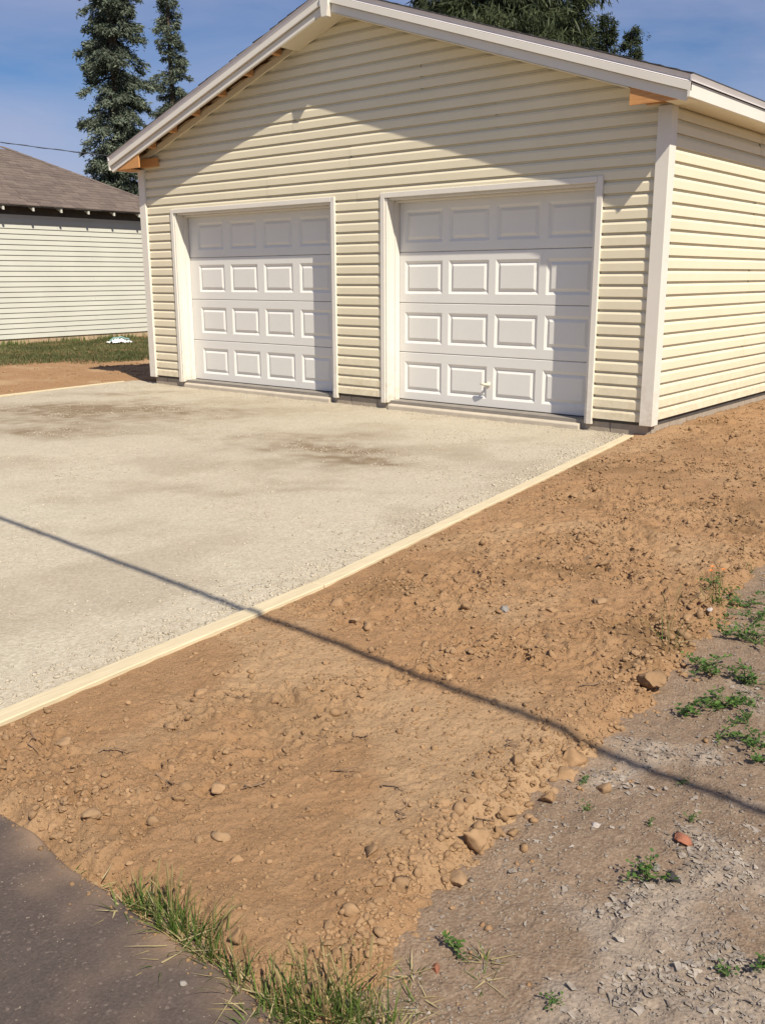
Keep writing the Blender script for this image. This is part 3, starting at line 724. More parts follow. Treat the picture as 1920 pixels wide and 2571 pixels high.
for k in range(10):
    s_ = -.45-.71*k
    mb = MB(); mb.prism([nb(s_-.022, OV-.015, ZE-.052), nb(s_-.022, OV-.015, ZE-.125), nb(s_-.022, .02, ZE+RM*OV-.14), nb(s_-.022, .02, ZE+RM*OV-.055)], dS(0, .045)); mb.build('rafter_tail', m_white, out)

# ------------------------------------------------------------------ overhead cables
def cable(name, a, b, sag, r, label, twist=True):
    a, b = Vector(a), Vector(b); mb = MB(); n = 90
    main = [a.lerp(b, i/n)-Vector((0, 0, sag*4*(i/n)*(1-i/n))) for i in range(n+1)]
    mb.tube(main, r, 6)
    if twist:
        mb.tube([p+Vector((math.cos(i*1.1)*r*.6, math.cos(i*1.1)*r*.4, math.sin(i*1.1)*r*1.3)) for i, p in enumerate(main)], r*.75, 5)
    return mb.build(name, m_cable, smooth=True, label=label, cat='cable')
pa, pb = at_depth(-700, 230, 26), at_depth(640, 425, 24)
cable('power_line', pa, pb, .25, .010, 'upper dark twisted power line above the outbuilding roof')
pa, pb = at_depth(-700, 360, 40), at_depth(640, 470, 38)
cable('power_line', pa, pb, .4, .014, 'lower dark power line just above the outbuilding hip')
# the service cable overhead whose shadow crosses the gravel and the soil
tS = 5.6; dirS = np.array(TO_SUN)
def over(u, v, t): p = on_ground(u*K, v*K, -.066); return p+dirS*t
p0, p1 = over(0, 1103, tS), over(1652, 1712, tS)
dd = p1-p0
cable('service_cable', p0-dd*3.2, p1+dd*2.6, .25, .022, 'overhead service cable casting a thin line of shadow across gravel and soil', False)

# ------------------------------------------------------------------ stones and clods
def ico(sub):
    bm = bmesh.new(); bmesh.ops.create_icosphere(bm, subdivisions=sub, radius=1)
    V = np.array([v.co[:] for v in bm.verts]); Fc = np.array([[v.index for v in f.verts] for f in bm.faces]); bm.free(); return V, Fc
ICO1, ICO2, ICO3 = ico(1), ico(2), ico(3)
def chunk(base, rng, cuts=7, flat=.7, lump=.12):
    V = base[0].copy()
    q = Vector(rng.normal(size=3)).to_track_quat('Z', 'Y').to_matrix(); V = V@np.array(q)
    V = V*np.array([rng.uniform(.8, 1.35), rng.uniform(.6, 1.05), flat*rng.uniform(.75, 1.15)])
    for _ in range(cuts):
        n = rng.normal(size=3); n /= np.linalg.norm(n); d = rng.uniform(.45, .85)*np.abs(n*np.array([1, 1, flat])).max()*1.05
        e = np.maximum(V@n-d, 0); V = V-e[:, None]*n
    f = 2.3; V = V*(1+lump*pn(V[:, 0]*f+V[:, 2]*1.7+rng.uniform(0, 50), V[:, 1]*f+V[:, 2]*2.1, int(rng.integers(1e6)))[:, None]+.5*lump*pn(V[:, 0]*6+V[:, 2]*5, V[:, 1]*6+rng.uniform(0, 50), 3)[:, None])
    return V
def scatter(name, P, size, base, mat, rng, kindv=12, flat=.65, cuts=6, smooth=False, sink=.42, lump=.3):
    vs = [chunk(base, rng, cuts, flat, lump) for _ in range(kindv)]; Fb = base[1]; nv = len(base[0])
    n = len(P); pick = rng.integers(0, kindv, n); ang = rng.uniform(0, 2*math.pi, n); ca, sa = np.cos(ang), np.sin(ang)
    B = np.array(vs)[pick]*size[:, None, None]
    X = B[:, :, 0]*ca[:, None]-B[:, :, 1]*sa[:, None]; Y = B[:, :, 0]*sa[:, None]+B[:, :, 1]*ca[:, None]; Z = B[:, :, 2]
    V = np.stack([X+P[:, None, 0], Y+P[:, None, 1], Z+P[:, None, 2]+(size*flat*(1-2*sink))[:, None]], 2).reshape(-1, 3)
    Fc = (Fb[None]+(np.arange(n)*nv)[:, None, None]).reshape(-1, 3)
    me = np_mesh(name, V, Fc, mat, smooth); o = bpy.data.objects.new(name, me); link(o); return set_props(o, kind='stuff')
def in_view(P, m=350):
    d = P-CAM; z = d@FW; u = 960+F_PX*(d@R2)/z; v = 1285-F_PX*(d@U2)/z
    return (u > -m) & (u < 1920+m) & (v > -m) & (v < 2571+m) & (z > .3)

rng = np.random.default_rng(11)
def soil_points(n, xlo=7.1, xhi=10., ylo=-7.0, yhi=5, dens=None):
    x = rng.uniform(xlo, xhi, n); y = ylo+(yhi-ylo)*rng.uniform(0, 1, n)**1.7
    ok = (x > board_x(y)+.06) & (x < edge_x(y)-.0) & (y > road_y(x)+.03) & ~((x < 7.4) & (y > -.1))
    if dens is not None: ok &= rng.uniform(0, 1, n) < dens(x, y)
    x, y = x[ok], y[ok]; return np.stack([x, y, soil_h(x, y)], 1)
def dens_clod(x, y): return (1-.55*sstep(-5.7, -6.2, y)*(edge_x(y)-x > .22))*np.clip(.08+.9*rough_patch(x, y)**1.5*sstep(-.2, .5, pn(x*3.5, y*3.5, 111)+.15)+.75*np.exp(-((edge_x(y)-x-.1)/.12)**2), 0, 1)
P = soil_points(120000, dens=dens_clod); P = P[in_view(P)]
scatter('soil_crumbs', P, np.clip(rng.lognormal(math.log(.0052), .5, len(P)), .0022, .013), ICO2, m_clod, rng, 24, .7, 9)
P = soil_points(45000); P = P[in_view(P)]
scatter('soil_grains', P, np.clip(rng.lognormal(math.log(.0036), .4, len(P)), .002, .008), ICO1, m_clod, rng, 10, .8)
P = soil_points(22000, dens=dens_clod); P = P[in_view(P)]
scatter('small_clods', P, np.clip(rng.lognormal(math.log(.0115), .3, len(P)), .008, .019), ICO2, m_clod, rng, 24, .72, 10, sink=.4, lump=.25)

# the clods that can be told apart singly
clod_meshes = []
for k in range(14):
    V = chunk(ICO2, rng, 9, rng.uniform(.6, .85), .22); clod_meshes.append(np_mesh('soil_clod', V, ICO2[1], m_clod, k % 2 == 0))
P = soil_points(9000, dens=lambda x, y: np.clip(dens_clod(x, y)*.75, 0, 1)); P = P[in_view(P, 0)]
near_edge = (edge_x(P[:, 1])-P[:, 0] < .3)
order = rng.permutation(len(P))[:235]
for i in order:
    x, y, z = P[i]; s = float(np.clip(rng.lognormal(math.log(.020), .33), .014, .042)); o = bpy.data.objects.new('soil_clod', clod_meshes[int(rng.integers(14))]); link(o)
    o.location = (x, y, z+s*.15); o.scale = (s, s*rng.uniform(.75, 1.1), s); o.rotation_euler = (rng.uniform(-.4, .4), rng.uniform(-.4, .4), rng.uniform(0, 6.3))
    sh = y+5.37+.02*(x-7.9)
    if near_edge[i]:
        lab = 'brown clod in the soil rim between cable shadow and asphalt' if sh < -.1 else 'brown clod in the weedy soil rim above the cable shadow'
        set_props(o, label=lab, cat='clod', group='clods along the rim of the soil')
    else:
        if abs(sh) < .14: lab = 'small soil clod lying in or beside the cable shadow'
        elif x-board_x(y) < .3: lab = 'small soil clod lying close along the pale form board'
        elif y > -1.6: lab = 'soil clod on the strip running back along the garage side'
        elif sh > 1.6: lab = 'soil clod in the far rough soil in front of the garage corner'
        elif sh > 0 and x > 9: lab = 'soil clod in the rough soil near the tall thin grass'
        elif sh > 0: lab = 'soil clod in the middle soil just above the cable shadow'
        elif x < 8.9: lab = 'soil clod in the lower left soil above the asphalt'
        else: lab = 'soil clod on the smooth soil tip above the grass tufts'
        set_props(o, label=lab, cat='clod', group='clods strewn over the soil')

# stones and clods with a look or place of their own: (u, v in the photograph, size m, flat, material, rounded, name, label)
ST = [
 (1515, 1979, .036, .62, m_stone, 1, 'stone', 'smooth tan stone lying alone on the grey lot just past the soil'),
 (1416, 1943, .036, .75, m_clod, 1, 'soil_clod', 'round brown clod at the soil rim beneath the hollow chunk'),
 (1378, 2003, .036, .65, m_clod, 1, 'soil_clod', 'oval brown clod at the rim left of the lone tan stone'),
 (1288, 2089, .021, .85, m_clod, 1, 'soil_clod', 'small ball of soil standing just off the rim'),
 (1274, 2032, .044, .55, m_clod, 0, 'soil_clod', 'broad crumbling clod above the small soil ball'),
 (1250, 2086, .022, .8, m_clod, 1, 'soil_clod', 'little round clod touching the small soil ball at the rim'),
 (1195, 2096, .064, .7, m_clod, 0, 'soil_clod', 'big jagged clod casting dark shade at the lower soil rim'),
 (1126, 2165, .031, .8, m_clod, 0, 'soil_clod', 'upright chunky clod above the flat oval stone'),
 (1146, 2209, .040, .55, m_stone, 1, 'stone', 'flat oval tan stone at the bottom of the soil rim'),
 (1436, 1892, .066, 1.0, m_clod, 0, 'soil_clod', 'large hollowed soil chunk where the cable shadow leaves the soil'),
 (1323, 2051, .018, .6, m_stone, 1, 'stone', 'small flat tan pebble on the lot below the rim'),
 (1710, 2104, .047, .35, m_brick, 0, 'brick_fragment', 'orange red piece of broken brick among dry leaves'),
 (1495, 2070, .026, .35, m_pale, 0, 'stone_chip', 'pale pointed stone chip on the lot left of the brick piece'),
 (1687, 2205, .028, .5, m_black, 1, 'stone', 'black and white pebble beside the leafy weed'),
 (1092, 2430, .015, .8, m_brick, 1, 'pebble', 'tiny reddish pebble among the lowest grass tufts'),
 (1630, 1694, .092, .5, m_clod, 0, 'soil_clod', 'largest brown soil mound near the weedy right edge'),
 (1503, 1507, .046, .5, m_stone, 1, 'stone', 'pale tan stone in the middle of the soil above the cable shadow'),
 (1480, 1405, .058, .5, m_stone, 1, 'stone', 'tan boulder-like stone high up in the tilled soil'),
 (1695, 1378, .065, .55, m_clod, 0, 'soil_clod', 'wide shaded clod near the upper right of the soil'),
 (1755, 1497, .065, .6, m_clod, 0, 'soil_clod', 'slanted clod beside the orange flowers'),
 (1442, 1242, .075, .55, m_clod, 0, 'soil_clod', 'dark clod heap close to the long form board'),
 (1370, 1250, .050, .6, m_clod, 0, 'soil_clod', 'rough clod next to the form board left of the clod heap'),
 (1826, 1302, .055, .55, m_clod, 0, 'soil_clod', 'angular clod at the far right of the soil'),
 (1781, 1530, .022, .5, m_pale, 1, 'stone', 'small bright white stone by the orange flowers'),
 (1236, 1417, .065, .5, m_clod, 0, 'soil_clod', 'dark rough clod in the middle soil below the board'),
 (1381, 1530, .050, .5, m_clod, 1, 'soil_clod', 'flattish clod left of the pale tan stone'),
 (1268, 1530, .045, .5, m_grey, 0, 'stone', 'dark grey stone half buried in brown soil'),
 (427, 1826, .036, .6, m_stone, 1, 'stone', 'round tan stone in the lower left soil below the board'),
 (892, 1556, .038, .45, m_stone, 1, 'stone', 'flat tan stone right of the board just above the cable shadow'),
 (915, 1513, .030, .6, m_clod, 0, 'soil_clod', 'pointed clod close to the board above the flat tan stone'),
 (505, 1736, .048, .3, m_clod, 0, 'soil_clod', 'low flat slab of soil near the lower board'),
 (163, 1860, .038, .55, m_stone, 1, 'stone', 'rounded tan stone at the far left under the board end'),
 (230, 2042, .034, .55, m_stone, 1, 'stone', 'smooth oval stone near the asphalt at left'),
 (325, 1985, .040, .55, m_clod, 0, 'soil_clod', 'shaded clod above right of the smooth oval stone'),
 (555, 2096, .042, .5, m_stone, 1, 'stone', 'broad pale stone in the soil above the tall grass'),
 (134, 2075, .028, .6, m_clod, 1, 'soil_clod', 'clod sitting right on the asphalt edge at left'),
 (470, 1970, .050, .4, m_clod, 0, 'soil_clod', 'wide flattened clod in the lower left soil'),
 (549, 1979, .042, .5, m_stone, 0, 'stone', 'light angular stone right of the wide flattened clod'),
 (593, 2343, .028, .8, m_clod, 1, 'soil_clod', 'upright clod in the gap between the grass tufts'),
 (459, 2470, .012, .6, m_grey, 1, 'pebble', 'light pebble lying alone on the dark asphalt'),
 (1645, 2180, .020, .5, m_grey, 0, 'stone_chip', 'thin grey chip beside the leafy weed on the lot'),
]
for (u, v, s, fl, mat, rd, nm, lab) in ST:
    p = on_ground(u, v, -.066)
    h = float(max(soil_h(p[0], p[1]), lot_h(p[0], p[1]), road_h(p[0], p[1]) if p[1] < -6.9 else -1))
    p = on_ground(u, v, h+s*fl*.35)
    r = np.random.default_rng(int(u*7+v))
    V = chunk(ICO3, r, 7 if rd else 20, fl, .16 if rd else .2)
    if not rd: V = V*(1+.15*fbm(V[:, 0]*7+V[:, 2]*5, V[:, 1]*7+V[:, 2]*4, 9, 3)[:, None])
    V = V*s*.88
    if rd: V = V*(1+.0*V)
    me = np_mesh(nm, V, ICO3[1], mat, bool(rd)); o = bpy.data.objects.new(nm, me); link(o)
    o.location = (p[0], p[1], h+s*fl*(.1 if mat in (m_clod, m_stone) and p[0] < edge_x(p[1])-.05 else .3)); o.rotation_euler = (0, 0, r.uniform(0, 6.28))
    set_props(o, label=lab, cat='stone' if nm in ('stone', 'stone_chip', 'pebble') else ('brick' if nm == 'brick_fragment' else 'clod'))

# limestone chips on the pad: thick along the board and by the sills, thin in patches elsewhere
def pad_points(n, dens):
    x = rng.uniform(-.6, 8.1, n); y = rng.uniform(-7, .03, n)
    ok = (x < board_x(y)-.045) & (x > left_x(y)+.05) & (rng.uniform(0, 1, n) < dens(x, y)); x, y = x[ok], y[ok]
    return np.stack([x, y, pad_h(x, y)], 1)
P = pad_points(230000, lambda x, y: np.clip(.22*sstep(-.05, .5, pn(x*1.1, y*1.1, 74)+.3*pn(x*5, y*5, 76))+.95*np.exp(-np.maximum(board_x(y)-x-.06, 0)/.20)+.8*np.exp(-((y)/.16)**2)+.03, 0, 1)); P = P[in_view(P)]
scatter('gravel_chips', P, np.clip(rng.lognormal(math.log(.0054), .45, len(P)), .0025, .013)*np.where(board_x(P[:, 1])-P[:, 0] < .28, 1.3, 1.0), ICO1, m_chip, rng, 20, .6, 9)
# pebbles and dry flakes on the old lot
def lot_points(n, dens, ylo=-7.0):
    x = rng.uniform(9.4, 11.0, n); y = ylo+(4.6)*rng.uniform(0, 1, n)**1.3
    ok = (x > edge_x(y)-.01) & (y > road_y(x)+.05) & (rng.uniform(0, 1, n) < dens(x, y)); x, y = x[ok], y[ok]
    return np.stack([x, y, lot_h(x, y)], 1)
P = lot_points(45000, lambda x, y: .35+.65*sstep(-.2, .5, pn(x*3, y*3, 121))); P = P[in_view(P)]
scatter('lot_pebbles', P, np.clip(rng.lognormal(math.log(.0034), .45, len(P)), .0016, .011), ICO1, m_pebble, rng, 16, .5, 8)
P = lot_points(3000, lambda x, y: np.exp(-np.maximum(x-edge_x(y), 0)/.07)); P = P[in_view(P)]
scatter('rim_crumbs', P, np.clip(rng.lognormal(math.log(.006), .5, len(P)), .003, .018), ICO1, m_clod, rng, 12, .75, 8)
P = lot_points(42000, lambda x, y: np.clip(.04+1.1*pale(x, y)*sstep(-.1, .4, pn(x*4, y*4, 122)+.1), 0, 1)); P = P[in_view(P)]
def flakes(name, P, mat, smin, smax):
    Vs, Fs = [], []; b = 0
    for p in P:
        s = rng.uniform(smin, smax); n = 6; a0 = rng.uniform(0, 6.28); th_ = np.sort(rng.uniform(0, 6.28, n))
        rr = s*rng.uniform(.45, 1., n); el = rng.uniform(.45, 1)
        x = rr*np.cos(th_); y = rr*np.sin(th_)*el
        curl = rng.uniform(4, 45); z = curl*(x*x)/1.5+.25*curl*x*y+rng.uniform(-.003, .003, n)+.002+.12*rng.normal()*x+.12*rng.normal()*y
        z = z-z.min()+.0005
        X = x*math.cos(a0)-y*math.sin(a0)+p[0]; Y = x*math.sin(a0)+y*math.cos(a0)+p[1]
        ctr = (X.mean(), Y.mean(), p[2]+z.mean()*.6+.002)
        Vs.append(np.vstack([np.stack([X, Y, z+p[2]], 1), [ctr]])); Fs.append(np.array([(b+k, b+(k+1) % n, b+n) for k in range(n)])); b += n+1
    me = np_mesh(name, np.vstack(Vs), np.vstack(Fs), mat); o = bpy.data.objects.new(name, me); link(o); set_props(o, kind='stuff')
flakes('leaf_litter', P, m_flake, .004, .017)
# soil crumbs washed onto the asphalt edge
x = rng.uniform(8.2, 9.8, 5000); y = rng.uniform(-7.3, -6.95, 5000); ok = (y < road_y(x)) & (rng.uniform(0, 1, 5000) < np.exp((y-road_y(x))/.018)); P = np.stack([x, y, road_h(x, y)], 1)[ok]
scatter('washed_crumbs', P, np.clip(rng.lognormal(math.log(.0035), .5, len(P)), .0015, .011), ICO1, m_clod, rng, 12, .7)
# pale chips and grit on the asphalt
x = rng.uniform(8.3, 9.8, 420); y = rng.uniform(-7.5, -6.97, 420); ok = (y < road_y(x)-.02); P = np.stack([x, y, road_h(x, y)], 1)[ok]
scatter('road_grit', P, np.clip(rng.lognormal(math.log(.0022), .5, len(P)), .0008, .0045), ICO1, m_pebble, rng, 8, .6)

# ------------------------------------------------------------------ twigs and roots on the soil
TW = [(640, 1970, .10, 1.2), (905, 1150+690, .07, .2), (590, 1760, .09, .1), (300, 1880, .12, .5), (80, 1858, .10, -.3), (1010, 2045, .09, 2.2), (1285, 1875, .08, -.5),
      (1215, 2045, .08, .9), (860, 1943, .08, .0), (990, 1985, .07, .3), (1500, 1720, .12, 1.0), (430, 1960, .08, .4)]
TWL = ['upright dry root right of the light angular stone', 'thin twig in the middle of the lower soil', 'twig in the crumbly patch left of the soil middle', 'long thin root lying left in the lower soil', 'bent straw near the board end at far left',
       'dark twig above the big jagged clod at the rim', 'twig just below the cable shadow near the rim', 'twig sticking up beside the lower soil rim', 'forked twig in the centre of the lower soil', 'pale twig right of the forked one', 'root across the cable shadow', 'short root above the broad pale stone']
for i, (u, v, ln, a) in enumerate(TW):
    p = on_ground(u, v, -.06); mb = MB(); pts = []
    for k in range(7):
        t = k/6-.5; x = p[0]+ln*t*math.cos(a)+.012*math.sin(k*1.9+i); y = p[1]+ln*t*math.sin(a)+.012*math.cos(k*1.3+i)
        pts.append((x, y, float(soil_h(x, y))+.006+.006*abs(math.sin(k+i))))
    mb.tube(pts, [.0028, .003, .0026, .0024, .002, .0016, .001], 5)
    q = Vector(pts[3]); mb.tube([q, q+Vector((.02, .015*(-1)**i, .008)), q+Vector((.038, .02*(-1)**i, .004))], [.0018, .0014, .0008], 4)
    mb.build('twig', m_twig, label=TWL[i], cat='twig', group='dry twigs on the soil')

# ------------------------------------------------------------------ grass tufts and weeds
def blades(P, az, lean, ln, wd, tint, seg=4, bend=None):
    """curved tapered blades -> V, F, tint"""
    n = len(P); ts = np.linspace(0, 1, seg+1)
    dx, dy = np.cos(az), np.sin(az); V = np.zeros((n, (seg+1)*2, 3)); bend = lean*1.3 if bend is None else bend
    hor = np.zeros(n); ver = np.zeros(n); px, py = -dy, dx
    prevh = 0; prevv = 0
    for i, t in enumerate(ts):
        ang = lean+bend*t
        if i: hor = hor+ln/seg*np.sin(ang); ver = ver+ln/seg*np.cos(ang)
        w = wd*(1-t**1.6)*.5+wd*.03
        for s, k in ((-1, 0), (1, 1)):
            V[:, i*2+k, 0] = P[:, 0]+dx*hor+px*w*s; V[:, i*2+k, 1] = P[:, 1]+dy*hor+py*w*s; V[:, i*2+k, 2] = P[:, 2]+np.maximum(ver, .001)
    f = np.array([(2*i, 2*i+1, 2*i+3, 2*i+2) for i in range(seg)])
    Fc = (f[None]+(np.arange(n)*(seg+1)*2)[:, None, None]).reshape(-1, 4)
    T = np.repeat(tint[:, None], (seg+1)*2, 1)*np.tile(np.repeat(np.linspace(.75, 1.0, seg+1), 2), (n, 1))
    return V.reshape(-1, 3), Fc, T.ravel()
def tuft(u, v, n, h, spread, label, group=None, dry=.25, flatten=0., zoff=-.07, heads=0):
    p = on_ground(u*K, v*K, zoff)
    r = np.random.default_rng(int(u*13+v*7))
    gz = float(max(soil_h(p[0], p[1]), road_h(p[0], p[1]), lot_h(p[0], p[1])))
    root = empty('grass_tuft', (p[0], p[1], gz), label=label, cat='grass tuft', group=group)
    n = int(n*.9); dry = min(dry+.04, .8); h *= .86
    for nm, cnt, mat, hh in (('green_blades', int(n*(1-dry)), m_blade, 1.), ('dry_blades', max(int(n*dry), 2), m_straw, .85), ('thatch', max(int(n*.22), 3), m_straw, 1.)):
        a = r.uniform(0, 6.28, cnt); rr = spread*np.sqrt(r.uniform(0, 1, cnt)); P = np.stack([rr*np.cos(a), rr*np.sin(a), np.full(cnt, -.012)], 1)
        az = a+r.normal(0, .9, cnt); lean = np.abs(r.normal(.22, .22, cnt))+flatten*r.uniform(.3, 1, cnt)+(.25 if mat is m_straw else 0)*r.uniform(0, 3, cnt)
        lean = np.minimum(lean, 1.35) if nm != 'thatch' else r.uniform(1.35, 1.55, cnt); ln = h*hh*r.uniform(.3, 1.15, cnt)
        V, Fc, T = blades(P, az, lean, ln, r.uniform(.002, .0046, cnt), r.uniform(0, 1, cnt), bend=(np.full(cnt, .04) if nm == 'thatch' else None))
        if nm == 'thatch': V[:, 2] += .016
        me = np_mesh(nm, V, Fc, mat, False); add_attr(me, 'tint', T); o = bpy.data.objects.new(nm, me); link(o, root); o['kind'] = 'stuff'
    if heads:
        mb = MB()
        for k in range(heads):
            a = r.uniform(0, 6.28); l_ = h*r.uniform(.9, 1.25); le = r.uniform(.1, .5)
            q = [Vector((math.cos(a)*l_*math.sin(le)*t*t, math.sin(a)*l_*math.sin(le)*t*t, l_*t*math.cos(le*t))) for t in (0, .35, .7, .85, 1)]
            mb.tube(q, [.0011, .001, .001, .003, .0012], 4)
        mb.build('seed_heads', m_straw, root)
G1 = 'grass tufts along the asphalt edge'
TF = [(262, 1958, 30, .09, .025, 'low splayed grass tuft first in line on the asphalt edge', .2, .75, 0),
 (300, 1945, 40, .115, .03, 'grass tuft with thin seed stalks near the upper end of the row', .2, .3, 4),
 (338, 1962, 55, .13, .035, 'tall dark green tuft between the seeded tuft and the main clump', .12, .1, 2),
 (372, 1990, 70, .15, .035, 'tallest grass tuft of the main clump on the asphalt edge', .12, .05, 4),
 (405, 2010, 75, .15, .035, 'dense green tuft right of the tallest one', .12, .05, 2),
 (430, 2035, 60, .12, .035, 'bushy green tuft low in the main clump', .15, .2, 0),
 (458, 2048, 65, .145, .03, 'upright tuft at the right end of the main clump', .15, .0, 2),
 (380, 2050, 14, .13, .02, 'flattened pale stems sprawling over the asphalt', .6, 1.0, 0),
 (345, 2085, 9, .12, .012, 'few bent runners lying far out on the asphalt', .5, 1.1, 0),
 (480, 2085, 40, .10, .03, 'short tuft in the gap at the bend of the asphalt edge', .3, .3, 0),
 (515, 2125, 45, .14, .03, 'tuft with pale stems where the row turns along the bottom', .3, .2, 3),
 (545, 2155, 40, .09, .04, 'low mat of leaves and straw by the asphalt corner', .45, .6, 0),
 (585, 2160, 60, .13, .035, 'green tuft second from the asphalt corner', .2, .1, 2),
 (620, 2195, 70, .14, .04, 'thick tuft at the bottom edge left of centre', .2, .1, 2),
 (662, 2180, 60, .15, .035, 'upright leafy tuft at the bottom with soil behind', .2, .05, 3),
 (700, 2205, 75, .16, .04, 'tall tuft in the thick of the bottom row', .2, .05, 4),
 (745, 2200, 70, .16, .04, 'tall tuft at the bottom leaning right', .25, .1, 3),
 (790, 2190, 60, .17, .035, 'last tall tuft of the bottom row', .25, .0, 3),
 (775, 2090, 28, .09, .04, 'sparse tuft on the soil slope behind the bottom row', .25, .5, 1),
 (690, 2095, 22, .08, .04, 'thin sprig of grass on bare soil above the bottom row', .3, .3, 1),
 (160, 1870, 10, .07, .02, 'pale bent sprig on the asphalt edge apart from the row', .5, .9, 0),
 (215, 1900, 8, .09, .015, 'few straw runners on the asphalt edge', .7, 1.0, 0),
 (650, 2225, 60, .13, .05, 'tuft cut by the picture bottom under the thick one', .2, .2, 1),
 (560, 2215, 40, .10, .05, 'low tuft cut by the picture bottom near the asphalt', .3, .4, 0),
 (830, 2225, 60, .14, .05, 'tuft cut by the picture bottom right of the row', .25, .2, 1)]
for u, v, n, h, sp, lab, dry, fl, hd in TF: tuft(u, v, n, h, sp, lab, G1, dry, fl, -.078, hd)
tuft(887, 2088, 26, .07, .015, 'small spiky tuft on the lot below the soil tip', 'grass tufts on the lot', .15, .5)
tuft(912, 2148, 34, .085, .02, 'spreading spiky tuft on the lot near the bottom row', 'grass tufts on the lot', .15, .6)
tuft(1046, 2100, 24, .075, .014, 'star-shaped tuft with dark runners on the lot', 'grass tufts on the lot', .15, .6)
tuft(1050, 2060, 22, .075, .014, 'upright spiky tuft beside the clover on the lot', 'grass tufts on the lot', .2, .3)
tuft(1442, 1395, 22, .26, .04, 'tall thin grass growing out of the soil rim', None, .4, .1, -.06, 4)
tuft(1530, 1300, 40, .16, .06, 'grass around the orange flowers at the soil rim', None, .3, .2, -.06, 3)
tuft(1605, 1225, 16, .15, .05, 'thin grass behind the clods near the right edge', None, .4, .3, -.06, 1)

def weed(u, v, r_, nleaf, ls, label, h=.04, flowers=False, seedn=None):
    p = on_ground(u*K, v*K, -.085); gz = float(max(lot_h(p[0], p[1]), soil_h(p[0], p[1])))
    root = empty('weed', (p[0], p[1], gz), label=label, cat='weed', group='weeds on the grey lot')
    r = np.random.default_rng(int(u*3+v*5)); Vs, Fs, Ts = [], [], []; b = 0; st = MB()
    ns = max(5, nleaf//9)
    for k in range(ns):
        a = r.uniform(0, 6.28); rr = r_*r.uniform(.25, 1.5); hh = h*r.uniform(.15, 1.)
        q = [Vector((math.cos(a)*rr*t, math.sin(a)*rr*t, hh*math.sin(t*1.9))) for t in (0, .33, .66, 1)]
        st.tube(q, [.0016, .0014, .0012, .0008], 4)
        for j in range(max(5, int(1.5*nleaf/ns))):
            t = r.uniform(.25, 1.05); c = np.array([math.cos(a)*rr*t, math.sin(a)*rr*t, max(hh*math.sin(t*1.9), 0)+.002])+r.normal(0, .006, 3)*np.array([1, 1, .5])
            s = ls*r.uniform(.35, 1.1); d = r.normal(size=3); d[2] = abs(d[2])*.4; d /= np.linalg.norm(d); up = np.array([r.normal()*.4, r.normal()*.4, 1.]); w_ = np.cross(up, d); w_ /= np.linalg.norm(w_); nn = np.cross(d, w_)
            V = np.array([c, c+d*s*.5+w_*s*.34+nn*s*.10, c+d*s*1.05, c+d*s*.5-w_*s*.34+nn*s*.10, c+d*s*.5])
            V[:, 2] = np.maximum(V[:, 2], .001)
            Vs.append(V); Fs.append(np.array([(b, b+1, b+4), (b+1, b+2, b+4), (b+2, b+3, b+4), (b+3, b, b+4)])); Ts += [r.uniform(.1, 1)]*5; b += 5
    me = np_mesh('leaves', np.vstack(Vs), np.vstack(Fs), m_weed); add_attr(me, 'tint', Ts); o = bpy.data.objects.new('leaves', me); link(o, root); o['kind'] = 'stuff'
    st.build('stems', m_weed_stem, root)
    if flowers:
        for k in range(3):
            f = MB(); a = r.uniform(0, 6.28); c = Vector((math.cos(a)*r_*.5, math.sin(a)*r_*.5, h*r.uniform(.8, 1.3)))
            f.tube([(c.x, c.y, .0), (c.x, c.y, c.z)], .0012, 4)
            for j in range(6):
                b2 = j*math.pi/3; f.face([c, c+Vector((math.cos(b2-.4)*.008, math.sin(b2-.4)*.008, .004)), c+Vector((math.cos(b2)*.012, math.sin(b2)*.012, .006)), c+Vector((math.cos(b2+.4)*.008, math.sin(b2+.4)*.008, .004))], 1)
            f.build('flower', [m_weed_stem, m_flower], root)
m_weed_stem = simple('weed_stem', (.08, .12, .04), (.14, .18, .06), 30, .7)
m_flower = simple('orange_petal', (.75, .16, .02), (.85, .25, .03), 60, .6)
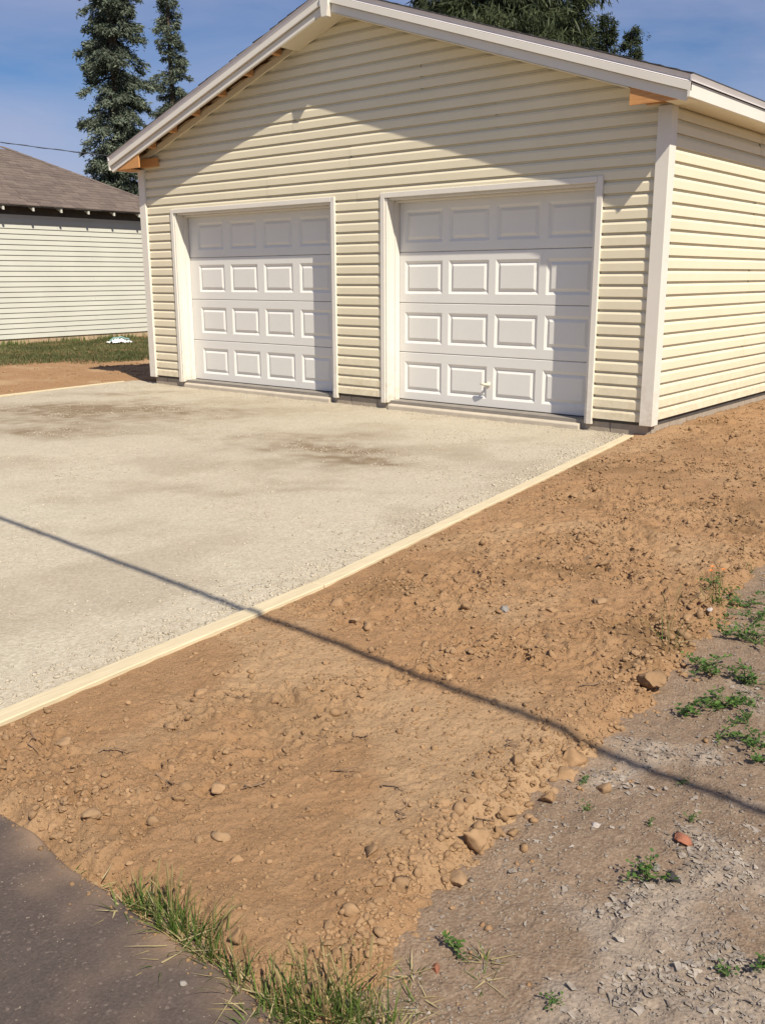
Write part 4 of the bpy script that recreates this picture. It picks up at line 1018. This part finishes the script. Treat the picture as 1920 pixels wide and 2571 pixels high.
WD = [(1398, 1903, .05, 70, .017, 'leafy green weed beside the black and white pebble', .045), (1490, 1770, .017, 20, .010, 'small round weed above right of the brick piece', .03), (1403, 1783, .012, 9, .009, 'tiny bright weed sprout above left of the brick piece', .02),
 (1528, 1452, .085, 130, .021, 'dark green clump nearest the soil rim', .06), (1562, 1520, .10, 150, .021, 'broad green clump directly above the cable shadow', .05), (1478, 1540, .06, 70, .019, 'small dark clump left of the broad clump', .045),
 (1610, 1480, .07, 110, .021, 'green clump right of the dark clump', .055), (1630, 1392, .10, 140, .022, 'large bright clump near the right edge', .06), (1562, 1362, .07, 50, .016, 'thin pale weed left of the large bright clump', .05),
 (1600, 1305, .12, 130, .020, 'spreading weed patch beside the orange flowers', .06), (1640, 1340, .10, 90, .020, 'weed patch touching the right edge above the bright clump', .06), (1550, 1592, .055, 44, .014, 'sparse low weed just below the broad clump', .03),
 (1630, 1598, .07, 80, .018, 'weed clump at the right edge above the shadow', .045), (1642, 1645, .06, 60, .018, 'low weed at the right edge beside the shadow', .04), (1542, 1288, .06, 60, .018, 'weed with small orange flowers at the soil rim', .08),
 (1566, 2106, .02, 20, .012, 'tiny green weed near the lower right corner', .025), (1640, 2096, .04, 40, .014, 'trailing weed at the lower right edge', .03), (990, 2060, .032, 34, .015, 'clover patch on the lot beside the spiky tuft', .03),
 (1200, 2168, .028, 20, .011, 'narrow trailing weed at the bottom of the lot', .02), (1268, 1743, .02, 18, .011, 'tiny weed below the lone tan stone', .015), (1258, 1692, .022, 16, .012, 'small pale weed beside the rim clods', .02),
 (1615, 1560, .05, 50, .016, 'small weed between broad clump and right edge', .04), (1470, 1690, .02, 12, .01, 'single sprig below the cable shadow', .02)]
for w_ in WD: weed(*w_, flowers='flowers at' in w_[5])

# ------------------------------------------------------------------ lawn at left
n = 240000
x = rng.uniform(-13.5, -1.0, n); y = rng.uniform(-1.5, 10.5, n)
le = lawn_edge(x, y); wall_o = (np.stack([x, y], 1)-NA)@NN
ok = (le > rng.uniform(-.25, .35, n)) & (wall_o > .30+.3*pn(x*1.5, y*1.5, 133)) & (rng.uniform(0, 1, n) < .5+.5*sstep(-.4, .3, fbm(x*.6, y*.9, 131, 3)))
x, y = x[ok], y[ok]; P = np.stack([x, y, left_h(x, y)], 1); k = in_view(P, 100); P = P[k]
V, Fc, T = blades(P, rng.uniform(0, 6.28, len(P)), np.abs(rng.normal(.3, .3, len(P))), rng.uniform(.025, .065, len(P)), rng.uniform(.009, .018, len(P)),
                  np.clip(.5+.5*fbm(P[:, 0]*.7, P[:, 1]*.9, 132, 3)+rng.uniform(-.3, .3, len(P)), 0, 1), 2)
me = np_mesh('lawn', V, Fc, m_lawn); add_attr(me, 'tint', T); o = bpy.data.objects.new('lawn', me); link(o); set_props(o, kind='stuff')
x = rng.uniform(-6, -.3, 9000); y = rng.uniform(-2.5, 3, 9000); ok = (lawn_edge(x, y) < .1) & (x < left_x(y)-.05) & ((x < -.05) | (y < 0)) & (rng.uniform(0, 1, 9000) < .1+.9*sstep(0, .5, pn(x*2, y*2, 134)))
P = np.stack([x, y, left_h(x, y)], 1)[ok]
scatter('earth_crumbs', P, np.clip(rng.lognormal(math.log(.013), .5, len(P)), .005, .04), ICO1, m_clod, rng, 12, .7)
# taller growth along the outbuilding's foot
n = 1300; s_ = rng.uniform(-1, 5.2, n); o_ = np.abs(rng.normal(.12, .16, n))+.03; ok = rng.uniform(0, 1, n) < .12+.88*sstep(.0, .5, pn(s_*1.4, .3, 141)+.6*np.exp(-((s_-2.9)/.5)**2))
P = np.array([nb(a, b, -.07) for a, b in zip(s_[ok], o_[ok])])
V, Fc, T = blades(P, rng.uniform(0, 6.28, len(P)), np.abs(rng.normal(.25, .25, len(P))), rng.uniform(.05, .17, len(P)), rng.uniform(.010, .022, len(P)), rng.uniform(0, .7, len(P)), 3)
me = np_mesh('wall_weeds', V, Fc, m_blade); add_attr(me, 'tint', T); o = bpy.data.objects.new('wall_weeds', me); link(o); set_props(o, kind='stuff')
# crumpled white sheet with a teal strip
p = on_ground(300, 862, -.06)
X, Y = np.meshgrid(np.linspace(-1, 1, 34), np.linspace(-1, 1, 20)); r_ = np.sqrt(X**2+Y**2)
Z = np.maximum(1-r_**2, 0)**.7*.085*(.6+.8*fbm(X*2.5, Y*2.5, 151, 3))+.05*np.abs(pn(X*5, Y*5, 152))
a = math.radians(75); GXs = .30*X; GYs = .18*Y
V = np.stack([(p[0]+GXs*math.cos(a)-GYs*math.sin(a)).ravel(), (p[1]+GXs*math.sin(a)+GYs*math.cos(a)).ravel(), (-.055+Z).ravel()], 1)
I = np.arange(X.size).reshape(X.shape); Fc = np.stack([I[:-1, :-1].ravel(), I[:-1, 1:].ravel(), I[1:, 1:].ravel(), I[1:, :-1].ravel()], 1)
ctr = V[Fc].mean(1); keep = r_[:-1, :-1].ravel() < .97
me = np_mesh('plastic_sheet', V, Fc[keep], m_plast, True); sh = bpy.data.objects.new('plastic_sheet', me); link(sh)
set_props(sh, label='crumpled white plastic sheet lying on the lawn by the outbuilding', cat='plastic sheet')
mb = MB(); mb.tube([(p[0]+.02+.25*t*math.cos(a), p[1]+.25*t*math.sin(a), .075-.05*t*t*1.5+.01*math.sin(t*9)) for t in np.linspace(-.9, .9, 12)], .016, 6); mb.build('teal_strip', m_teal, sh)

# ------------------------------------------------------------------ spruces
SPR_T = 0
def spruce(u, dep, height, rad, label, mat, seed, droop, zlo=0., nb_=300, tuftn=34, tl=.34, tw=.05, hang=0., wf=.10, top_v=None, gaps=.25, up=.35):
    r = np.random.default_rng(seed); base = at_depth(u, 690, dep); bx, by = base[0], base[1]
    root = empty('spruce_tree', (bx, by, -.16), label=label, cat='tree', group='spruces behind the buildings')
    tk = MB(); tk.tube([(0, 0, 0), (.03, .02, height*.35), (-.03, 0, height*.7), (0, 0, height)], [rad*.11+.05, rad*.085+.03, rad*.045+.02, .01], 8); 
    Cs, Ds, Ls, Ts = [], [], [], []
    for k in range(nb_):
        t = zlo+(1-zlo)*((k+r.uniform(0, 1))/nb_); z = t*height
        R_ = rad*(1-t)**.72*r.uniform(.62, 1.12)*(1 if r.uniform() > gaps else .62)+.10
        a = r.uniform(0, 6.28); dr = droop*r.uniform(.6, 1.4)
        m_ = max(int(tuftn*(.25+R_/rad)), 6); ss = np.sqrt(r.uniform(.03, 1, m_))
        hz = R_*ss; zz = z+.10*R_*ss-dr*R_*ss**1.6+up*R_*ss**4*.5
        side = r.normal(0, .11+.10*R_, m_)*(1.1-ss*.6)
        c = np.stack([np.cos(a)*hz-np.sin(a)*side, np.sin(a)*hz+np.cos(a)*side, zz-np.abs(side)*.35], 1)
        Cs.append(c); d = np.stack([np.cos(a)+r.normal(0, .55, m_), np.sin(a)+r.normal(0, .55, m_), -dr*.8+r.normal(.1, .45, m_)], 1)
        if hang: d[:, 2] -= hang*r.uniform(.2, 1.6, m_)
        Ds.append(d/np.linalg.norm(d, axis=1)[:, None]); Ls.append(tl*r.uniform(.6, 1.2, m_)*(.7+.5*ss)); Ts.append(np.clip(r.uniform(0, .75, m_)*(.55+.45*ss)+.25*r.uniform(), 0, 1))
        if R_ > .35: tk.tube([(0, 0, z), (math.cos(a)*R_*.5, math.sin(a)*R_*.5, z+.05*R_-dr*R_*.33), (math.cos(a)*R_*.92, math.sin(a)*R_*.92, z+.09*R_-dr*R_*.87+up*R_*.3)], [.012+.018*R_, .01+.008*R_, .006], 4)
    tk.build('trunk', m_bark, root)
    C_ = np.vstack(Cs); D = np.vstack(Ds); Lg = np.concatenate(Ls); T = np.concatenate(Ts); n = len(C_); V = []; Tt = []
    per = 8
    for q in range(per):
        d = D+r.normal(0, .45, D.shape); d /= np.linalg.norm(d, axis=1)[:, None]
        w = np.cross(d, r.normal(size=D.shape)); w /= np.linalg.norm(w, axis=1)[:, None]; l_ = Lg*r.uniform(.6, 1.1, n)
        s0 = C_+r.normal(0, tl*.33, C_.shape)
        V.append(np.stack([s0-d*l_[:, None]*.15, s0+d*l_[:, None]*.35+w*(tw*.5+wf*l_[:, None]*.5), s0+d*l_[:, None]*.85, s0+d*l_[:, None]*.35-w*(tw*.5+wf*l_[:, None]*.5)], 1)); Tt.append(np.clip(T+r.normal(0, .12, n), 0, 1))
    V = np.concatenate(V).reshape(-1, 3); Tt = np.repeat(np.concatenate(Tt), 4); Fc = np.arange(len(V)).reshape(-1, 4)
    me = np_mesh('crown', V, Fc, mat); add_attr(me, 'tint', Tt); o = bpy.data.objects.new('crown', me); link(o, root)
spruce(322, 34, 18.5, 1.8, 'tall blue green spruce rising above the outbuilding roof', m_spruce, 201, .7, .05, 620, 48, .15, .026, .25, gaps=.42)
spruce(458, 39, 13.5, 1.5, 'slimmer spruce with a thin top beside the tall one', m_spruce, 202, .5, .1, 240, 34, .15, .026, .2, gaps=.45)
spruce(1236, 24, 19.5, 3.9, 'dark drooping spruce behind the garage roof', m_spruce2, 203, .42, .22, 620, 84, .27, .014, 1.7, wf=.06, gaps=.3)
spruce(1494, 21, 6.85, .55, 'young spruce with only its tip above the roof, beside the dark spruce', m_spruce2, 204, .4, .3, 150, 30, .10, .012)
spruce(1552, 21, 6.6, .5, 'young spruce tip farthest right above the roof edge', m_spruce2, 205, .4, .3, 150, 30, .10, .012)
